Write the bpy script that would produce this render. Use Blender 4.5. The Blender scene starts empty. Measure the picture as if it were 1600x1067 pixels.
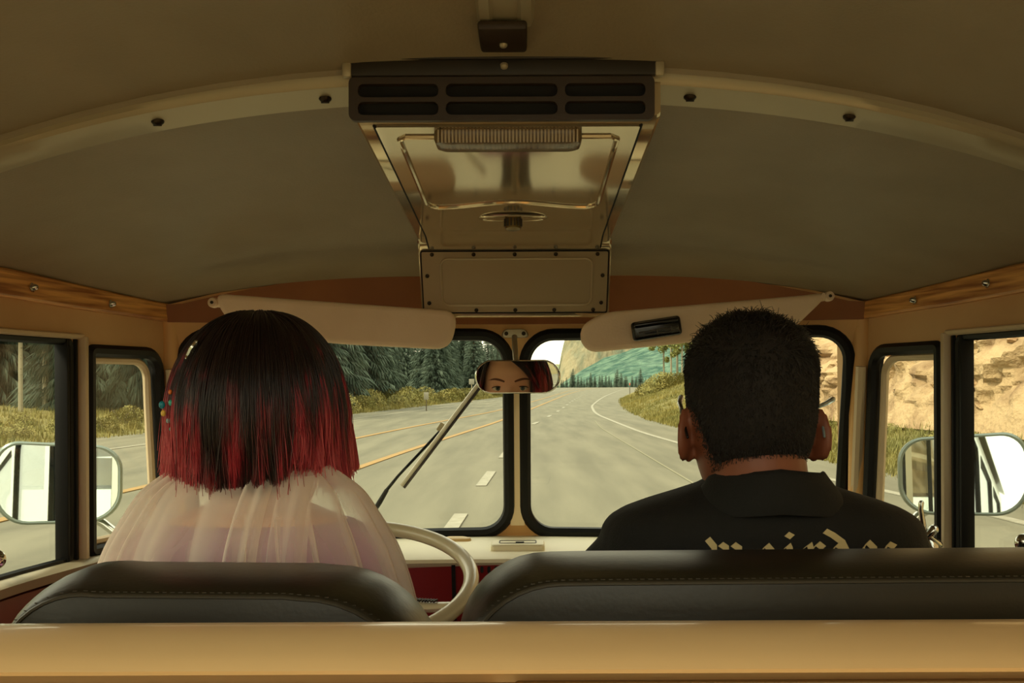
import bpy, bmesh, math, random
import numpy as np
from mathutils import Vector, Matrix, noise, geometry
from mathutils.bvhtree import BVHTree

S = bpy.context.scene
COL = S.collection
H = 1.65                       # eye height above the road
F = 35 / 36 * 1600             # focal length in photo pixels
CX0 = 0.02                     # the camera sits a touch off the van's centre line

# ------------------------------------------------------------ camera
cd = bpy.data.cameras.new('camera')
cam = bpy.data.objects.new('camera', cd)
COL.objects.link(cam)
cam.location = (CX0, 0, H)
cam.rotation_euler = (math.radians(90), math.radians(0.25), 0)
cd.lens, cd.sensor_width = 35, 36
cd.shift_x, cd.shift_y = -23 / 1600, 66.5 / 1600
cd.clip_start, cd.clip_end = 0.02, 6000
S.camera = cam

# ------------------------------------------------------------ sky, sun, exposure
S.view_settings.view_transform = 'Standard'
S.view_settings.look = 'None'
S.view_settings.gamma = 1
S.view_settings.use_curve_mapping = False
S.view_settings.exposure = 0.35
S.cycles.transparent_max_bounces = 32
S.cycles.max_bounces = 14
S.cycles.diffuse_bounces = 6
S.cycles.glossy_bounces = 6

W = bpy.data.worlds.new('hazy_sky')
S.world = W
W.use_nodes = True
nt = W.node_tree
nt.nodes.clear()
wo = nt.nodes.new('ShaderNodeOutputWorld')
wb = nt.nodes.new('ShaderNodeBackground')
tc = nt.nodes.new('ShaderNodeTexCoord')
sx = nt.nodes.new('ShaderNodeSeparateXYZ')
rp = nt.nodes.new('ShaderNodeValToRGB')
rp.color_ramp.elements[0].position = 0.0
rp.color_ramp.elements[0].color = (0.93, 0.84, 0.58, 1)
rp.color_ramp.elements[1].position = 0.7
rp.color_ramp.elements[1].color = (0.80, 0.80, 0.64, 1)
cn = nt.nodes.new('ShaderNodeTexNoise')
cn.inputs['Scale'].default_value = 2.6
cn.inputs['Detail'].default_value = 5
mixc = nt.nodes.new('ShaderNodeMix')
mixc.data_type = 'RGBA'
mixc.blend_type = 'MULTIPLY'
mixc.inputs['Factor'].default_value = 0.25
nt.links.new(tc.outputs['Generated'], sx.inputs[0])
nt.links.new(sx.outputs['Z'], rp.inputs[0])
nt.links.new(tc.outputs['Generated'], cn.inputs['Vector'])
nt.links.new(rp.outputs[0], mixc.inputs['A'])
nt.links.new(cn.outputs['Fac'], mixc.inputs['B'])
nt.links.new(mixc.outputs['Result'], wb.inputs['Color'])
wb.inputs['Strength'].default_value = 2.3
nt.links.new(wb.outputs[0], wo.inputs[0])

sd = bpy.data.lights.new('sun', 'SUN')
sd.energy = 3.6
sd.color = (1, 0.9, 0.66)
sd.angle = math.radians(14)
sun = bpy.data.objects.new('sun', sd)
COL.objects.link(sun)
sun.rotation_euler = Vector((0.58, 0.30, -0.76)).to_track_quat('-Z', 'Y').to_euler()

# ------------------------------------------------------------ helpers
ORG = {}
R = random.Random(7)


def A(px, py, y):
    """point at depth y that the photo shows at (px, py)"""
    return Vector((CX0 + (px - 823) * y / F, y, H - (py - 600) * y / F))


def lin(r, g, b):
    f = lambda c: (c / 255 / 12.92) if c <= 10.3 else ((c / 255 + .055) / 1.055) ** 2.4
    return (f(r), f(g), f(b), 1)


def curve1(pts):
    """smooth interpolation through (t, value) pairs"""
    T = [p[0] for p in pts]
    V = [p[1] for p in pts]
    n = len(T)
    sl = [(V[i + 1] - V[i]) / (T[i + 1] - T[i]) for i in range(n - 1)]
    m = [sl[0]] + [0 if sl[i - 1] * sl[i] <= 0 else 2 * sl[i - 1] * sl[i] / (sl[i - 1] + sl[i]) for i in range(1, n - 1)] + [sl[-1]]

    def f(t):
        if t <= T[0]:
            return V[0] + sl[0] * (t - T[0]) * EXT
        if t >= T[-1]:
            return V[-1] + sl[-1] * (t - T[-1]) * EXT
        i = 0
        while t > T[i + 1]:
            i += 1
        h = T[i + 1] - T[i]
        s = (t - T[i]) / h
        return ((1 + 2 * s) * (1 - s) ** 2 * V[i] + s * (1 - s) ** 2 * h * m[i] + s * s * (3 - 2 * s) * V[i + 1] + s * s * (s - 1) * h * m[i + 1])
    EXT = 1
    if pts and len(pts[0]) == 3:
        EXT = 0
    return f


def nodes(m):
    m.use_nodes = True
    return m.node_tree, m.node_tree.nodes, m.node_tree.links, m.node_tree.nodes['Principled BSDF']


MATS = {}


def mat(name, c, rough=0.6, metal=0.0, c2=None, scale=20.0, bump=0.0, bscale=None, stretch=None, coat=0.0, spec=0.5, detail=4, contrast=(0.35, 0.65), bdist=0.004):
    if name in MATS:
        return MATS[name]
    m = bpy.data.materials.new(name)
    t, N, L, p = nodes(m)
    p.inputs['Roughness'].default_value = rough
    p.inputs['Metallic'].default_value = metal
    p.inputs['Coat Weight'].default_value = coat
    p.inputs['Coat Roughness'].default_value = 0.08
    p.inputs['Specular IOR Level'].default_value = spec
    p.inputs['Base Color'].default_value = c
    m.diffuse_color = c
    if c2 or bump:
        co = N.new('ShaderNodeTexCoord')
        mp = N.new('ShaderNodeMapping')
        L.new(co.outputs['Object'], mp.inputs[0])
        if stretch:
            mp.inputs['Scale'].default_value = stretch
        nz = N.new('ShaderNodeTexNoise')
        nz.inputs['Scale'].default_value = scale
        nz.inputs['Detail'].default_value = detail
        L.new(mp.outputs[0], nz.inputs['Vector'])
        if c2:
            r = N.new('ShaderNodeValToRGB')
            r.color_ramp.elements[0].position = contrast[0]
            r.color_ramp.elements[1].position = contrast[1]
            r.color_ramp.elements[0].color = c
            r.color_ramp.elements[1].color = c2
            L.new(nz.outputs['Fac'], r.inputs[0])
            L.new(r.outputs[0], p.inputs['Base Color'])
        if bump:
            b = N.new('ShaderNodeBump')
            b.inputs['Strength'].default_value = bump
            b.inputs['Distance'].default_value = bdist
            if bscale:
                n2 = N.new('ShaderNodeTexNoise')
                n2.inputs['Scale'].default_value = bscale
                n2.inputs['Detail'].default_value = 3
                L.new(mp.outputs[0], n2.inputs['Vector'])
                L.new(n2.outputs['Fac'], b.inputs['Height'])
            else:
                L.new(nz.outputs['Fac'], b.inputs['Height'])
            L.new(b.outputs[0], p.inputs['Normal'])
    MATS[name] = m
    return m


class MB:
    """collects shapes, then links them as one mesh object"""

    def __init__(s):
        s.v, s.f, s.mi, s.cur = [], [], [], 0

    def add(s, vs, fs):
        o = len(s.v)
        s.v += [tuple(p) for p in vs]
        s.f += [tuple(i + o for i in q) for q in fs]
        s.mi += [s.cur] * len(fs)
        return s

    def bm(s, b):
        b.verts.index_update()
        s.add([v.co[:] for v in b.verts], [[v.index for v in f.verts] for f in b.faces])
        b.free()
        return s

    def box(s, c, d, bevel=0.0, rot=None, seg=2):
        b = bmesh.new()
        bmesh.ops.create_cube(b, size=1)
        bmesh.ops.scale(b, vec=d, verts=b.verts)
        if bevel:
            bmesh.ops.bevel(b, geom=b.edges[:], offset=bevel, segments=seg, affect='EDGES', profile=0.5)
        M = Matrix.Translation(c) @ (rot.to_4x4() if rot else Matrix())
        bmesh.ops.transform(b, matrix=M, verts=b.verts)
        return s.bm(b)

    def tube(s, pts, r, n=8, closed=False, flat=1.0, up=None, round_ends=False):
        P = [Vector(p) for p in pts]
        k = len(P)
        rad = list(r) if hasattr(r, '__len__') else [r] * k
        if round_ends and not closed:
            d0, d1 = (P[0] - P[1]).normalized(), (P[-1] - P[-2]).normalized()
            e0 = [(P[0] + d0 * rad[0] * q, rad[0] * w) for q, w in ((.98, .2), (.75, .66), (.4, .92))]
            e1 = [(P[-1] + d1 * rad[-1] * q, rad[-1] * w) for q, w in ((.4, .92), (.75, .66), (.98, .2))]
            P = [e[0] for e in e0] + P + [e[0] for e in e1]
            rad = [e[1] for e in e0] + rad + [e[1] for e in e1]
            k = len(P)
        T = []
        for i in range(k):
            a = P[(i - 1) % k] if closed or i > 0 else P[i]
            b = P[(i + 1) % k] if closed or i < k - 1 else P[i]
            T.append((b - a).normalized())
        u = Vector(up) if up else (Vector((0, 0, 1)) if abs(T[0].z) < .9 else Vector((1, 0, 0)))
        u = (u - T[0] * u.dot(T[0])).normalized()
        vs = []
        for i in range(k):
            if up:
                u = Vector(up)
            u = (u - T[i] * u.dot(T[i]))
            u.normalize()
            w = T[i].cross(u)
            for j in range(n):
                a = 2 * math.pi * j / n
                vs.append(P[i] + (u * math.cos(a) * flat + w * math.sin(a)) * rad[i])
        fs = []
        for i in range(k if closed else k - 1):
            for j in range(n):
                a, b = i * n + j, i * n + (j + 1) % n
                c, d = ((i + 1) % k) * n + (j + 1) % n, ((i + 1) % k) * n + j
                fs.append((a, b, c, d))
        if not closed:
            fs.append(tuple(range(n))[::-1])
            fs.append(tuple((k - 1) * n + j for j in range(n)))
        return s.add(vs, fs)

    def loft(s, rings, caps=True, closed=True):
        n = len(rings[0])
        vs = [p for r in rings for p in r]
        fs = []
        for i in range(len(rings) - 1):
            for j in range(n if closed else n - 1):
                fs.append((i * n + j, i * n + (j + 1) % n, (i + 1) * n + (j + 1) % n, (i + 1) * n + j))
        if caps:
            fs.append(tuple(range(n))[::-1])
            fs.append(tuple((len(rings) - 1) * n + j for j in range(n)))
        return s.add(vs, fs)

    def ball(s, c, r, nu=16, nv=10, M=None):
        r = r if hasattr(r, '__len__') else (r, r, r)
        vs = [Vector((0, 0, r[2]))]
        for i in range(1, nv):
            a = math.pi * i / nv
            for j in range(nu):
                b = 2 * math.pi * j / nu
                vs.append(Vector((r[0] * math.sin(a) * math.cos(b), r[1] * math.sin(a) * math.sin(b), r[2] * math.cos(a))))
        vs.append(Vector((0, 0, -r[2])))
        fs = [(0, 1 + j, 1 + (j + 1) % nu) for j in range(nu)]
        for i in range(nv - 2):
            for j in range(nu):
                fs.append((1 + i * nu + j, 1 + (i + 1) * nu + j, 1 + (i + 1) * nu + (j + 1) % nu, 1 + i * nu + (j + 1) % nu))
        e = len(vs) - 1
        q = 1 + (nv - 2) * nu
        fs += [(e, q + (j + 1) % nu, q + j) for j in range(nu)]
        vs = [(M @ p if M else p) + Vector(c) for p in vs]
        return s.add(vs, fs)

    def lathe(s, prof, o, axis, n=20):
        ax = Vector(axis).normalized()
        u = ax.orthogonal().normalized()
        w = ax.cross(u)
        o = Vector(o)
        rings = [[o + ax * h + (u * math.cos(2 * math.pi * j / n) + w * math.sin(2 * math.pi * j / n)) * max(r, 1e-4) for j in range(n)] for r, h in prof]
        return s.loft(rings)

    def build(s, name, m, parent=None, smooth=True, loc=None, mesh_only=False, angle=40):
        me = bpy.data.meshes.new(name)
        if parent is not None:
            o0 = ORG[parent.name]
        elif loc is not None:
            o0 = Vector(loc)
        else:
            a = np.array(s.v)
            o0 = Vector(((a[:, 0].min() + a[:, 0].max()) / 2, (a[:, 1].min() + a[:, 1].max()) / 2, a[:, 2].min()))
        me.from_pydata([(p[0] - o0.x, p[1] - o0.y, p[2] - o0.z) for p in s.v], [], s.f)
        for q in (m if isinstance(m, (list, tuple)) else [m]):
            me.materials.append(q)
        if any(s.mi):
            me.polygons.foreach_set('material_index', s.mi)
        bm = bmesh.new()
        bm.from_mesh(me)
        if len(bm.faces) < 60000:
            bmesh.ops.recalc_face_normals(bm, faces=bm.faces)
        bm.to_mesh(me)
        bm.free()
        if smooth:
            me.polygons.foreach_set('use_smooth', [True] * len(me.polygons))
            if angle:
                me.set_sharp_from_angle(angle=math.radians(angle))
        me.update()
        if mesh_only:
            return me
        return link(name, me, parent, o0)


def link(name, data, parent=None, o0=None):
    o = bpy.data.objects.new(name, data)
    COL.objects.link(o)
    if parent is not None:
        o.parent = parent
        ORG[o.name] = ORG[parent.name]
    else:
        o.location = o0 if o0 is not None else (0, 0, 0)
        ORG[o.name] = Vector(o.location)
    return o


def thing(name, loc, label, cat, group=None, rot=None):
    o = bpy.data.objects.new(name, None)
    o.empty_display_size = 0.1
    COL.objects.link(o)
    o.location = loc
    ORG[o.name] = Vector(loc)
    return tag(o, label, cat, group)


def tag(o, label, cat, group=None, kind=None):
    o['label'] = label
    o['category'] = cat
    if group:
        o['group'] = group
    if kind:
        o['kind'] = kind
    return o


def struct(o, label, cat):
    return tag(o, label, cat, kind='structure')


def copy_tree(src, loc, rotz=0.0, sc=1.0, label=None):
    r = src.copy()
    COL.objects.link(r)
    r.location = loc
    r.rotation_euler = (0, 0, rotz)
    r.scale = (sc, sc, sc)
    if label:
        r['label'] = label
    for c in src.children:
        d = c.copy()
        COL.objects.link(d)
        d.parent = r
        for g in c.children:
            e = g.copy()
            COL.objects.link(e)
            e.parent = d
    return r


def fuse(name, mb, voxel, m, parent, sm=4):
    """one continuous skin over all the shapes in mb"""
    me = bpy.data.meshes.new(name)
    o0 = ORG[parent.name]
    me.from_pydata([(p[0] - o0.x, p[1] - o0.y, p[2] - o0.z) for p in mb.v], [], mb.f)
    bm = bmesh.new()
    bm.from_mesh(me)
    bmesh.ops.triangulate(bm, faces=bm.faces)
    bmesh.ops.recalc_face_normals(bm, faces=bm.faces)
    bm.to_mesh(me)
    bm.free()
    t = bpy.data.objects.new('tmp', me)
    COL.objects.link(t)
    r = t.modifiers.new('r', 'REMESH')
    r.mode = 'VOXEL'
    r.voxel_size = voxel
    if sm:
        q = t.modifiers.new('s', 'SMOOTH')
        q.iterations = sm
        q.factor = 0.5
    dg = bpy.context.evaluated_depsgraph_get()
    out = bpy.data.meshes.new_from_object(t.evaluated_get(dg))
    bpy.data.objects.remove(t)
    out.name = name
    out.materials.clear()
    out.materials.append(m)
    out.polygons.foreach_set('use_smooth', [True] * len(out.polygons))
    return link(name, out, parent)


def strands(name, paths, radii, m, parent):
    """hair as real curves: paths is an array (strand, point, xyz)"""
    hc = bpy.data.hair_curves.new(name)
    n, k = paths.shape[:2]
    hc.add_curves([k] * n)
    o0 = np.array(ORG[parent.name][:])
    hc.position_data.foreach_set('vector', (paths - o0).astype(np.float32).ravel())
    a = hc.attributes.new('radius', 'FLOAT', 'POINT')
    a.data.foreach_set('value', np.broadcast_to(radii, (n, k)).astype(np.float32).ravel())
    hc.materials.append(m)
    return link(name, hc, parent)


def rrect(u0, u1, v0, v1, r, n=6):
    rr = r if hasattr(r, '__len__') else (r, r, r, r)   # corners (u1,v1), (u0,v1), (u0,v0), (u1,v0)
    out = []
    for k, (cu, cv, q) in enumerate(((u1 - rr[0], v1 - rr[0], rr[0]), (u0 + rr[1], v1 - rr[1], rr[1]), (u0 + rr[2], v0 + rr[2], rr[2]), (u1 - rr[3], v0 + rr[3], rr[3]))):
        for i in range(n + 1):
            a = math.pi / 2 * (k + i / n)
            out.append((cu + q * math.cos(a), cv + q * math.sin(a)))
    return out


def densify(poly, step):
    out = []
    for i in range(len(poly)):
        a, b = Vector(poly[i]), Vector(poly[(i + 1) % len(poly)])
        k = max(1, int((b - a).length / step))
        out += [tuple(a.lerp(b, j / k)) for j in range(k)]
    return out


def inside(p, poly):
    c = False
    x, y = p
    for i in range(len(poly)):
        x1, y1 = poly[i]
        x2, y2 = poly[i - 1]
        if (y1 > y) != (y2 > y) and x < (x2 - x1) * (y - y1) / (y2 - y1) + x1:
            c = not c
    return c


def panel(mb, outline, holes, fmap, thick, step=0.06, outer_mat=None, side_mat=0):
    """sheet with holes in (u, v), bent by fmap(u, v, off), with real thickness"""
    loops = [densify(outline, step)] + [densify(h, step) for h in holes]
    pts, edges = [], []
    for l in loops:
        o = len(pts)
        pts += l
        edges += [(o + i, o + (i + 1) % len(l)) for i in range(len(l))]
    us = [p[0] for p in outline]
    vs = [p[1] for p in outline]
    nb = np.array(pts)
    for i in range(1, int((max(us) - min(us)) / step)):
        for j in range(1, int((max(vs) - min(vs)) / step) + 1):
            p = (min(us) + i * step, min(vs) + (j - .5) * step)
            if np.min(np.hypot(nb[:, 0] - p[0], nb[:, 1] - p[1])) > step * .45 and inside(p, loops[0]) and not any(inside(p, h) for h in loops[1:]):
                pts.append(p)
    V, E, Fc, *_ = geometry.delaunay_2d_cdt([Vector(p) for p in pts], edges, [], 0, 1e-6)
    fs = []
    for f in Fc:
        c = sum((V[i] for i in f), Vector((0, 0))) / len(f)
        if inside(c, loops[0]) and not any(inside(c, h) for h in loops[1:]):
            fs.append(tuple(f))
    n = len(V)
    vin = [fmap(p.x, p.y, 0) for p in V]
    vout = [fmap(p.x, p.y, thick) for p in V]
    cnt = {}
    for f in fs:
        for i in range(len(f)):
            e = (f[i], f[(i + 1) % len(f)])
            cnt[e] = 1
    side = [(a, b, b + n, a + n) for (a, b) in cnt if (b, a) not in cnt]
    o = len(mb.v)
    mb.v += [tuple(p) for p in vin + vout]
    for grp, mi in (([f[::-1] for f in fs], 0), ([tuple(i + n for i in f) for f in fs], outer_mat or 0), (side, side_mat)):
        mb.f += [tuple(i + o for i in f) for f in grp]
        mb.mi += [mi] * len(grp)
    return mb


def sstep(a, b, x):
    t = min(1, max(0, (x - a) / (b - a)))
    return t * t * (3 - 2 * t)


# ------------------------------------------------------------ materials
M_ROAD = mat('asphalt', lin(94, 91, 73), .9, c2=lin(112, 108, 88), scale=1.2, stretch=(1.6, .14, 1), bump=.5, bscale=90, detail=10)
M_WHITE = mat('road_paint_white', lin(147, 143, 127), .8, c2=lin(133, 129, 111), scale=6)
M_YELLOW = mat('road_paint_yellow', lin(152, 118, 62), .8, c2=lin(140, 112, 66), scale=6)
M_GROUND = mat('dry_grass_ground', lin(124, 112, 58), .95, c2=lin(98, 94, 46), scale=.5, bump=.7, bscale=7, detail=8, bdist=.06)
M_GRASS = mat('grass_blade', lin(138, 124, 60), .8, c2=lin(104, 102, 46), scale=.35, detail=3)
M_ROCK = mat('tan_rock', lin(172, 146, 108), .95, c2=lin(124, 96, 66), scale=1.3, bump=.8, bscale=9, detail=10, contrast=(.46, .70), bdist=.09)
M_CHUNK = mat('loose_rock', lin(178, 152, 114), .95, c2=lin(150, 112, 74), scale=1.5, bump=.7, bscale=8, detail=6, bdist=.05)
M_SPRUCE = mat('spruce_needles', lin(56, 72, 58), .8, c2=lin(92, 106, 88), scale=.7, detail=4)
M_PINE = mat('pine_needles', lin(92, 98, 68), .8, c2=lin(122, 124, 88), scale=.9, detail=3)
M_BARK = mat('grey_bark', lin(70, 61, 47), .9, c2=lin(103, 93, 70), scale=5, stretch=(1, 1, .2))
M_ASPEN = mat('white_bark', lin(140, 133, 110), .8, c2=lin(60, 52, 37), scale=3, stretch=(1, 1, 3), contrast=(.6, .72))
M_LEAF = mat('aspen_leaf', lin(152, 150, 84), .7, c2=lin(120, 128, 70), scale=.6)
M_BUSH = mat('bush_leaf', lin(112, 110, 54), .8, c2=lin(140, 128, 66), scale=.8)
M_MOUNT = mat('forested_mountain', lin(34, 74, 62), .95, c2=lin(96, 124, 102), scale=.11, detail=12, contrast=(.38, .68), bump=.8, bscale=.2, bdist=8)  # blue green haze of distance is painted into the forest colour
M_CLIFFF = mat('far_cliff', lin(142, 132, 104), .95, c2=lin(88, 98, 82), scale=.09, detail=12, stretch=(1, 1, .35), contrast=(.4, .66), bump=.7, bscale=.15, bdist=6)
M_PLATEAU = mat('far_plateau', lin(132, 122, 70), .95, c2=lin(102, 116, 78), scale=.04, detail=10)
M_TAN = mat('tan_paint', lin(222, 176, 112), .5, c2=lin(214, 166, 102), scale=6, bump=.05, bscale=200)
M_SIDE = mat('tan_wall_card', lin(206, 166, 114), .6, c2=lin(194, 152, 100), scale=5, bump=.06, bscale=220)
M_CREAM = mat('cream_paint', lin(222, 204, 160), .32, coat=.3)
M_CREAMD = mat('cream_bulkhead', lin(218, 182, 128), .32, c2=lin(212, 174, 120), scale=3, coat=.4)
M_DASH = mat('cream_dash', lin(240, 230, 196), .5)
M_RED = mat('red_dash', lin(134, 30, 26), .35, coat=.3)
M_REDBR = mat('red_brown_card', lin(110, 50, 38), .5)
M_LINER = mat('olive_headliner', lin(144, 130, 103), .5, c2=lin(136, 122, 95), scale=9, bump=.12, bscale=260)
M_OAK = mat('oak_strip', lin(226, 166, 92), .45, c2=lin(150, 92, 42), scale=16, stretch=(1, .4, 10), bump=.2, detail=6, contrast=(.38, .66))
M_STRIP = mat('brushed_strip', lin(172, 160, 130), .4, .4)
M_SCREW = mat('dark_screw', lin(52, 42, 30), .4, .8)
M_CHROME = mat('chrome', lin(200, 200, 192), .12, 1.0)
M_RUBBER = mat('black_rubber', lin(18, 18, 16), .5, spec=.25)
M_BLACKM = mat('black_channel', lin(16, 15, 13), .6, spec=.2)
M_FRAME = mat('beige_frame', lin(204, 184, 150), .4, .1)
M_SKIN_OUT = mat('white_body_paint', lin(224, 218, 196), .25, coat=.5)
M_SEAT = mat('dark_vinyl', lin(37, 32, 21), .36, c2=lin(32, 28, 18), scale=12, bump=.05, bscale=180, spec=.4)
M_PIPE = mat('vinyl_piping', lin(58, 52, 40), .4)
M_BOXM = mat('glossy_box_metal', lin(212, 194, 160), .09, .72, c2=lin(206, 188, 154), scale=3)
M_PLATE = mat('satin_plate', lin(176, 156, 122), .38, .15)
M_BROWN = mat('brown_grille', lin(50, 36, 20), .5)
M_DARK = mat('dark_void', lin(9, 8, 6), .8)
M_VISOR = mat('visor_vinyl', lin(232, 206, 174), .7, c2=lin(224, 196, 162), scale=8, bump=.12, bscale=240)
M_WHEEL = mat('ivory_wheel', lin(214, 202, 164), .3, coat=.4)
M_FLOOR = mat('pale_floor', lin(176, 162, 132), .6)
M_SKIN = mat('skin', lin(238, 186, 150), .5, c2=lin(230, 172, 138), scale=14)
M_SKINM = mat('skin_man', lin(140, 82, 56), .5, c2=lin(128, 72, 48), scale=14)
M_JACKET = mat('black_wool', lin(16, 15, 12), .85, c2=lin(13, 12, 9), scale=120, bump=.2, bscale=400)
M_DRESS = mat('lilac_dress', lin(178, 120, 156), .7, c2=lin(160, 100, 138), scale=18)
M_LETTER = mat('cream_letters', lin(206, 186, 134), .7)
M_EYEW = mat('eye_white', lin(222, 206, 184), .3)
M_IRIS = mat('iris', lin(92, 102, 84), .3, c2=lin(70, 78, 66), scale=300)
M_PUPIL = mat('pupil', lin(10, 9, 8), .2)
M_BROW = mat('brow_hair', lin(110, 66, 44), .7)
M_LASH = mat('lash', lin(30, 20, 16), .7)
M_SHADES = mat('black_plastic', lin(16, 16, 16), .2)
M_PALE = mat('pale_temple', lin(150, 170, 176), .2, .4)
M_GOLD = mat('gold', lin(200, 150, 70), .25, 1.0)


def glassy(name, tint=(1, 1, 1, 1), refl=1.0):
    m = bpy.data.materials.new(name)
    t, N, L, p = nodes(m)
    out = N['Material Output']
    tr = N.new('ShaderNodeBsdfTransparent')
    tr.inputs[0].default_value = tint
    gl = N.new('ShaderNodeBsdfGlossy')
    gl.inputs['Roughness'].default_value = 0.02
    fr = N.new('ShaderNodeFresnel')
    ge = N.new('ShaderNodeNewGeometry')
    mr = N.new('ShaderNodeMapRange')          # thin pane: both faces reflect like an outer face
    mr.inputs['To Min'].default_value = 1.32
    mr.inputs['To Max'].default_value = 1 / 1.32
    L.new(ge.outputs['Backfacing'], mr.inputs['Value'])
    L.new(mr.outputs[0], fr.inputs[0])
    mx = N.new('ShaderNodeMixShader')
    L.new(fr.outputs[0], mx.inputs[0])
    L.new(tr.outputs[0], mx.inputs[1])
    L.new(gl.outputs[0], mx.inputs[2])
    L.new(mx.outputs[0], out.inputs[0])
    return m


M_GLASS = glassy('window_glass', (.97, .985, .965, 1))
M_MIRROR = mat('mirror_silver', (.86, .86, .84, 1), 0.0, 1.0)
M_MIRROR_OUT = mat('door_mirror_silver', (.74, .84, .82, 1), 0.015, 1.0)


def tulle():
    m = bpy.data.materials.new('ivory_tulle')
    t, N, L, p = nodes(m)
    out = N['Material Output']
    tr = N.new('ShaderNodeBsdfTransparent')
    df = N.new('ShaderNodeBsdfDiffuse')
    df.inputs[0].default_value = lin(255, 244, 230)
    tl = N.new('ShaderNodeBsdfTranslucent')
    tl.inputs[0].default_value = lin(255, 244, 230)
    m1 = N.new('ShaderNodeMixShader')
    m1.inputs[0].default_value = .30
    L.new(df.outputs[0], m1.inputs[1])
    L.new(tl.outputs[0], m1.inputs[2])
    lw = N.new('ShaderNodeLayerWeight')
    lw.inputs[0].default_value = .42
    mr = N.new('ShaderNodeMapRange')
    mr.inputs['To Min'].default_value = .15
    mr.inputs['To Max'].default_value = .99
    mr.inputs['From Max'].default_value = .62
    L.new(lw.outputs['Facing'], mr.inputs['Value'])
    m2 = N.new('ShaderNodeMixShader')
    L.new(mr.outputs[0], m2.inputs[0])
    L.new(tr.outputs[0], m2.inputs[1])
    L.new(m1.outputs[0], m2.inputs[2])
    L.new(m2.outputs[0], out.inputs[0])
    return m


M_TULLE = tulle()


def hair_mat(name, stops, rough=.4, centre_shade=None):
    m = bpy.data.materials.new(name)
    t, N, L, p = nodes(m)
    hi = N.new('ShaderNodeHairInfo')
    r = N.new('ShaderNodeValToRGB')
    el = r.color_ramp.elements
    el[0].position, el[0].color = stops[0]
    el[1].position, el[1].color = stops[-1]
    for q, c in stops[1:-1]:
        e = el.new(q)
        e.color = c
    ad = N.new('ShaderNodeMath')
    ad.operation = 'ADD'
    co = N.new('ShaderNodeTexCoord')
    mp = N.new('ShaderNodeMapping')
    mp.inputs['Scale'].default_value = (1, 1, .09)
    nz = N.new('ShaderNodeTexNoise')
    nz.inputs['Scale'].default_value = 75
    nz.inputs['Detail'].default_value = 3
    L.new(co.outputs['Object'], mp.inputs[0])
    L.new(mp.outputs[0], nz.inputs['Vector'])
    ml = N.new('ShaderNodeMapRange')           # streaks: whole locks take the dye more or less
    ml.inputs['From Min'].default_value = .3
    ml.inputs['From Max'].default_value = .7
    ml.inputs['To Min'].default_value = -.42
    ml.inputs['To Max'].default_value = .34
    ml.clamp = True
    L.new(nz.outputs['Fac'], ml.inputs['Value'])
    L.new(hi.outputs['Intercept'], ad.inputs[0])
    L.new(ml.outputs[0], ad.inputs[1])
    if centre_shade:
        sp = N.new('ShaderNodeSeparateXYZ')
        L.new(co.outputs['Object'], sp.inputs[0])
        sd_ = N.new('ShaderNodeMapRange')      # shade painted into the colour: centre back darker, outer locks redder
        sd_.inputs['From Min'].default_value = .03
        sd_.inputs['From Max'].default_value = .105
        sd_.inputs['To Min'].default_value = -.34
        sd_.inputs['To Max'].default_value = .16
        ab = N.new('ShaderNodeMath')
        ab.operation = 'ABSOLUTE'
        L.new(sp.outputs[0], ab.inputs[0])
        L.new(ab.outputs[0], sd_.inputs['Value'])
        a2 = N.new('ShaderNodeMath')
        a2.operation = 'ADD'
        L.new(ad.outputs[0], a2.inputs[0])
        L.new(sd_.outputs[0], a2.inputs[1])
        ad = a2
    L.new(ad.outputs[0], r.inputs[0])
    L.new(r.outputs[0], p.inputs['Base Color'])
    p.inputs['Roughness'].default_value = rough
    return m


M_HAIRW = hair_mat('red_ombre_shaded_hair', [(0, (.012, .006, .005, 1)), (.36, (.022, .008, .006, 1)), (.58, (.12, .010, .014, 1)), (.82, (.40, .022, .036, 1)), (1, (.58, .08, .09, 1))], .35, centre_shade=True)
M_HAIRCAP = mat('dark_hair_mass', (.022, .006, .006, 1), .5, c2=(.010, .004, .004, 1), scale=30, stretch=(1, 1, .1))
M_HAIRM = hair_mat('short_brown_hair', [(0, (.006, .004, .003, 1)), (1, (.013, .008, .005, 1))], .55)
M_SCALP = mat('cropped_scalp', (.010, .006, .004, 1), .8, c2=(.014, .009, .006, 1), scale=200)

# ============================================================ road and land
NO = (0, 0, 0)
xl = curve1([(-90, -17.5), (0, -15.6), (26.7, -14.1), (52, -10.2), (95, -6), (150, -1.5), (250, 5), (440, 14), (700, 24)])
xr = curve1([(-90, 8.5), (0, 6.9), (13.5, 6.75), (20, 6.45), (26, 6.0), (36, 5.75), (46, 5.6), (57, 6.0), (85.5, 8.1), (135, 13.3), (366, 46), (440, 58), (700, 96)])
L_WR = curve1([(-90, 7.4), (0, 6.2), (11.7, 5.8), (18, 5.05), (26.5, 4.25), (36, 3.85), (50, 3.78), (69, 4.55), (85.5, 5.9), (151, 12.5), (366, 38), (440, 50)])
L_DS = curve1([(-90, -2.6), (0, -1.1), (13.3, -.8), (19.6, -.62), (38, .1), (47.5, .9), (62.6, 2.1), (100, 4.7), (150, 8.6), (233, 16), (440, 38)])
L_Y2 = curve1([(-90, -5.2), (0, -4.2), (12, -3.75), (19.3, -3.35), (45.8, -1.1), (100, 2.6), (150, 6), (233, 12.4), (440, 33)])
L_Y1 = curve1([(-90, -7.6), (0, -6.7), (12.2, -6.45), (16.3, -6.2), (29.8, -5.3), (62.6, -1.75), (102, 1.2), (150, 4.4), (233, 10), (440, 29)])
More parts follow.
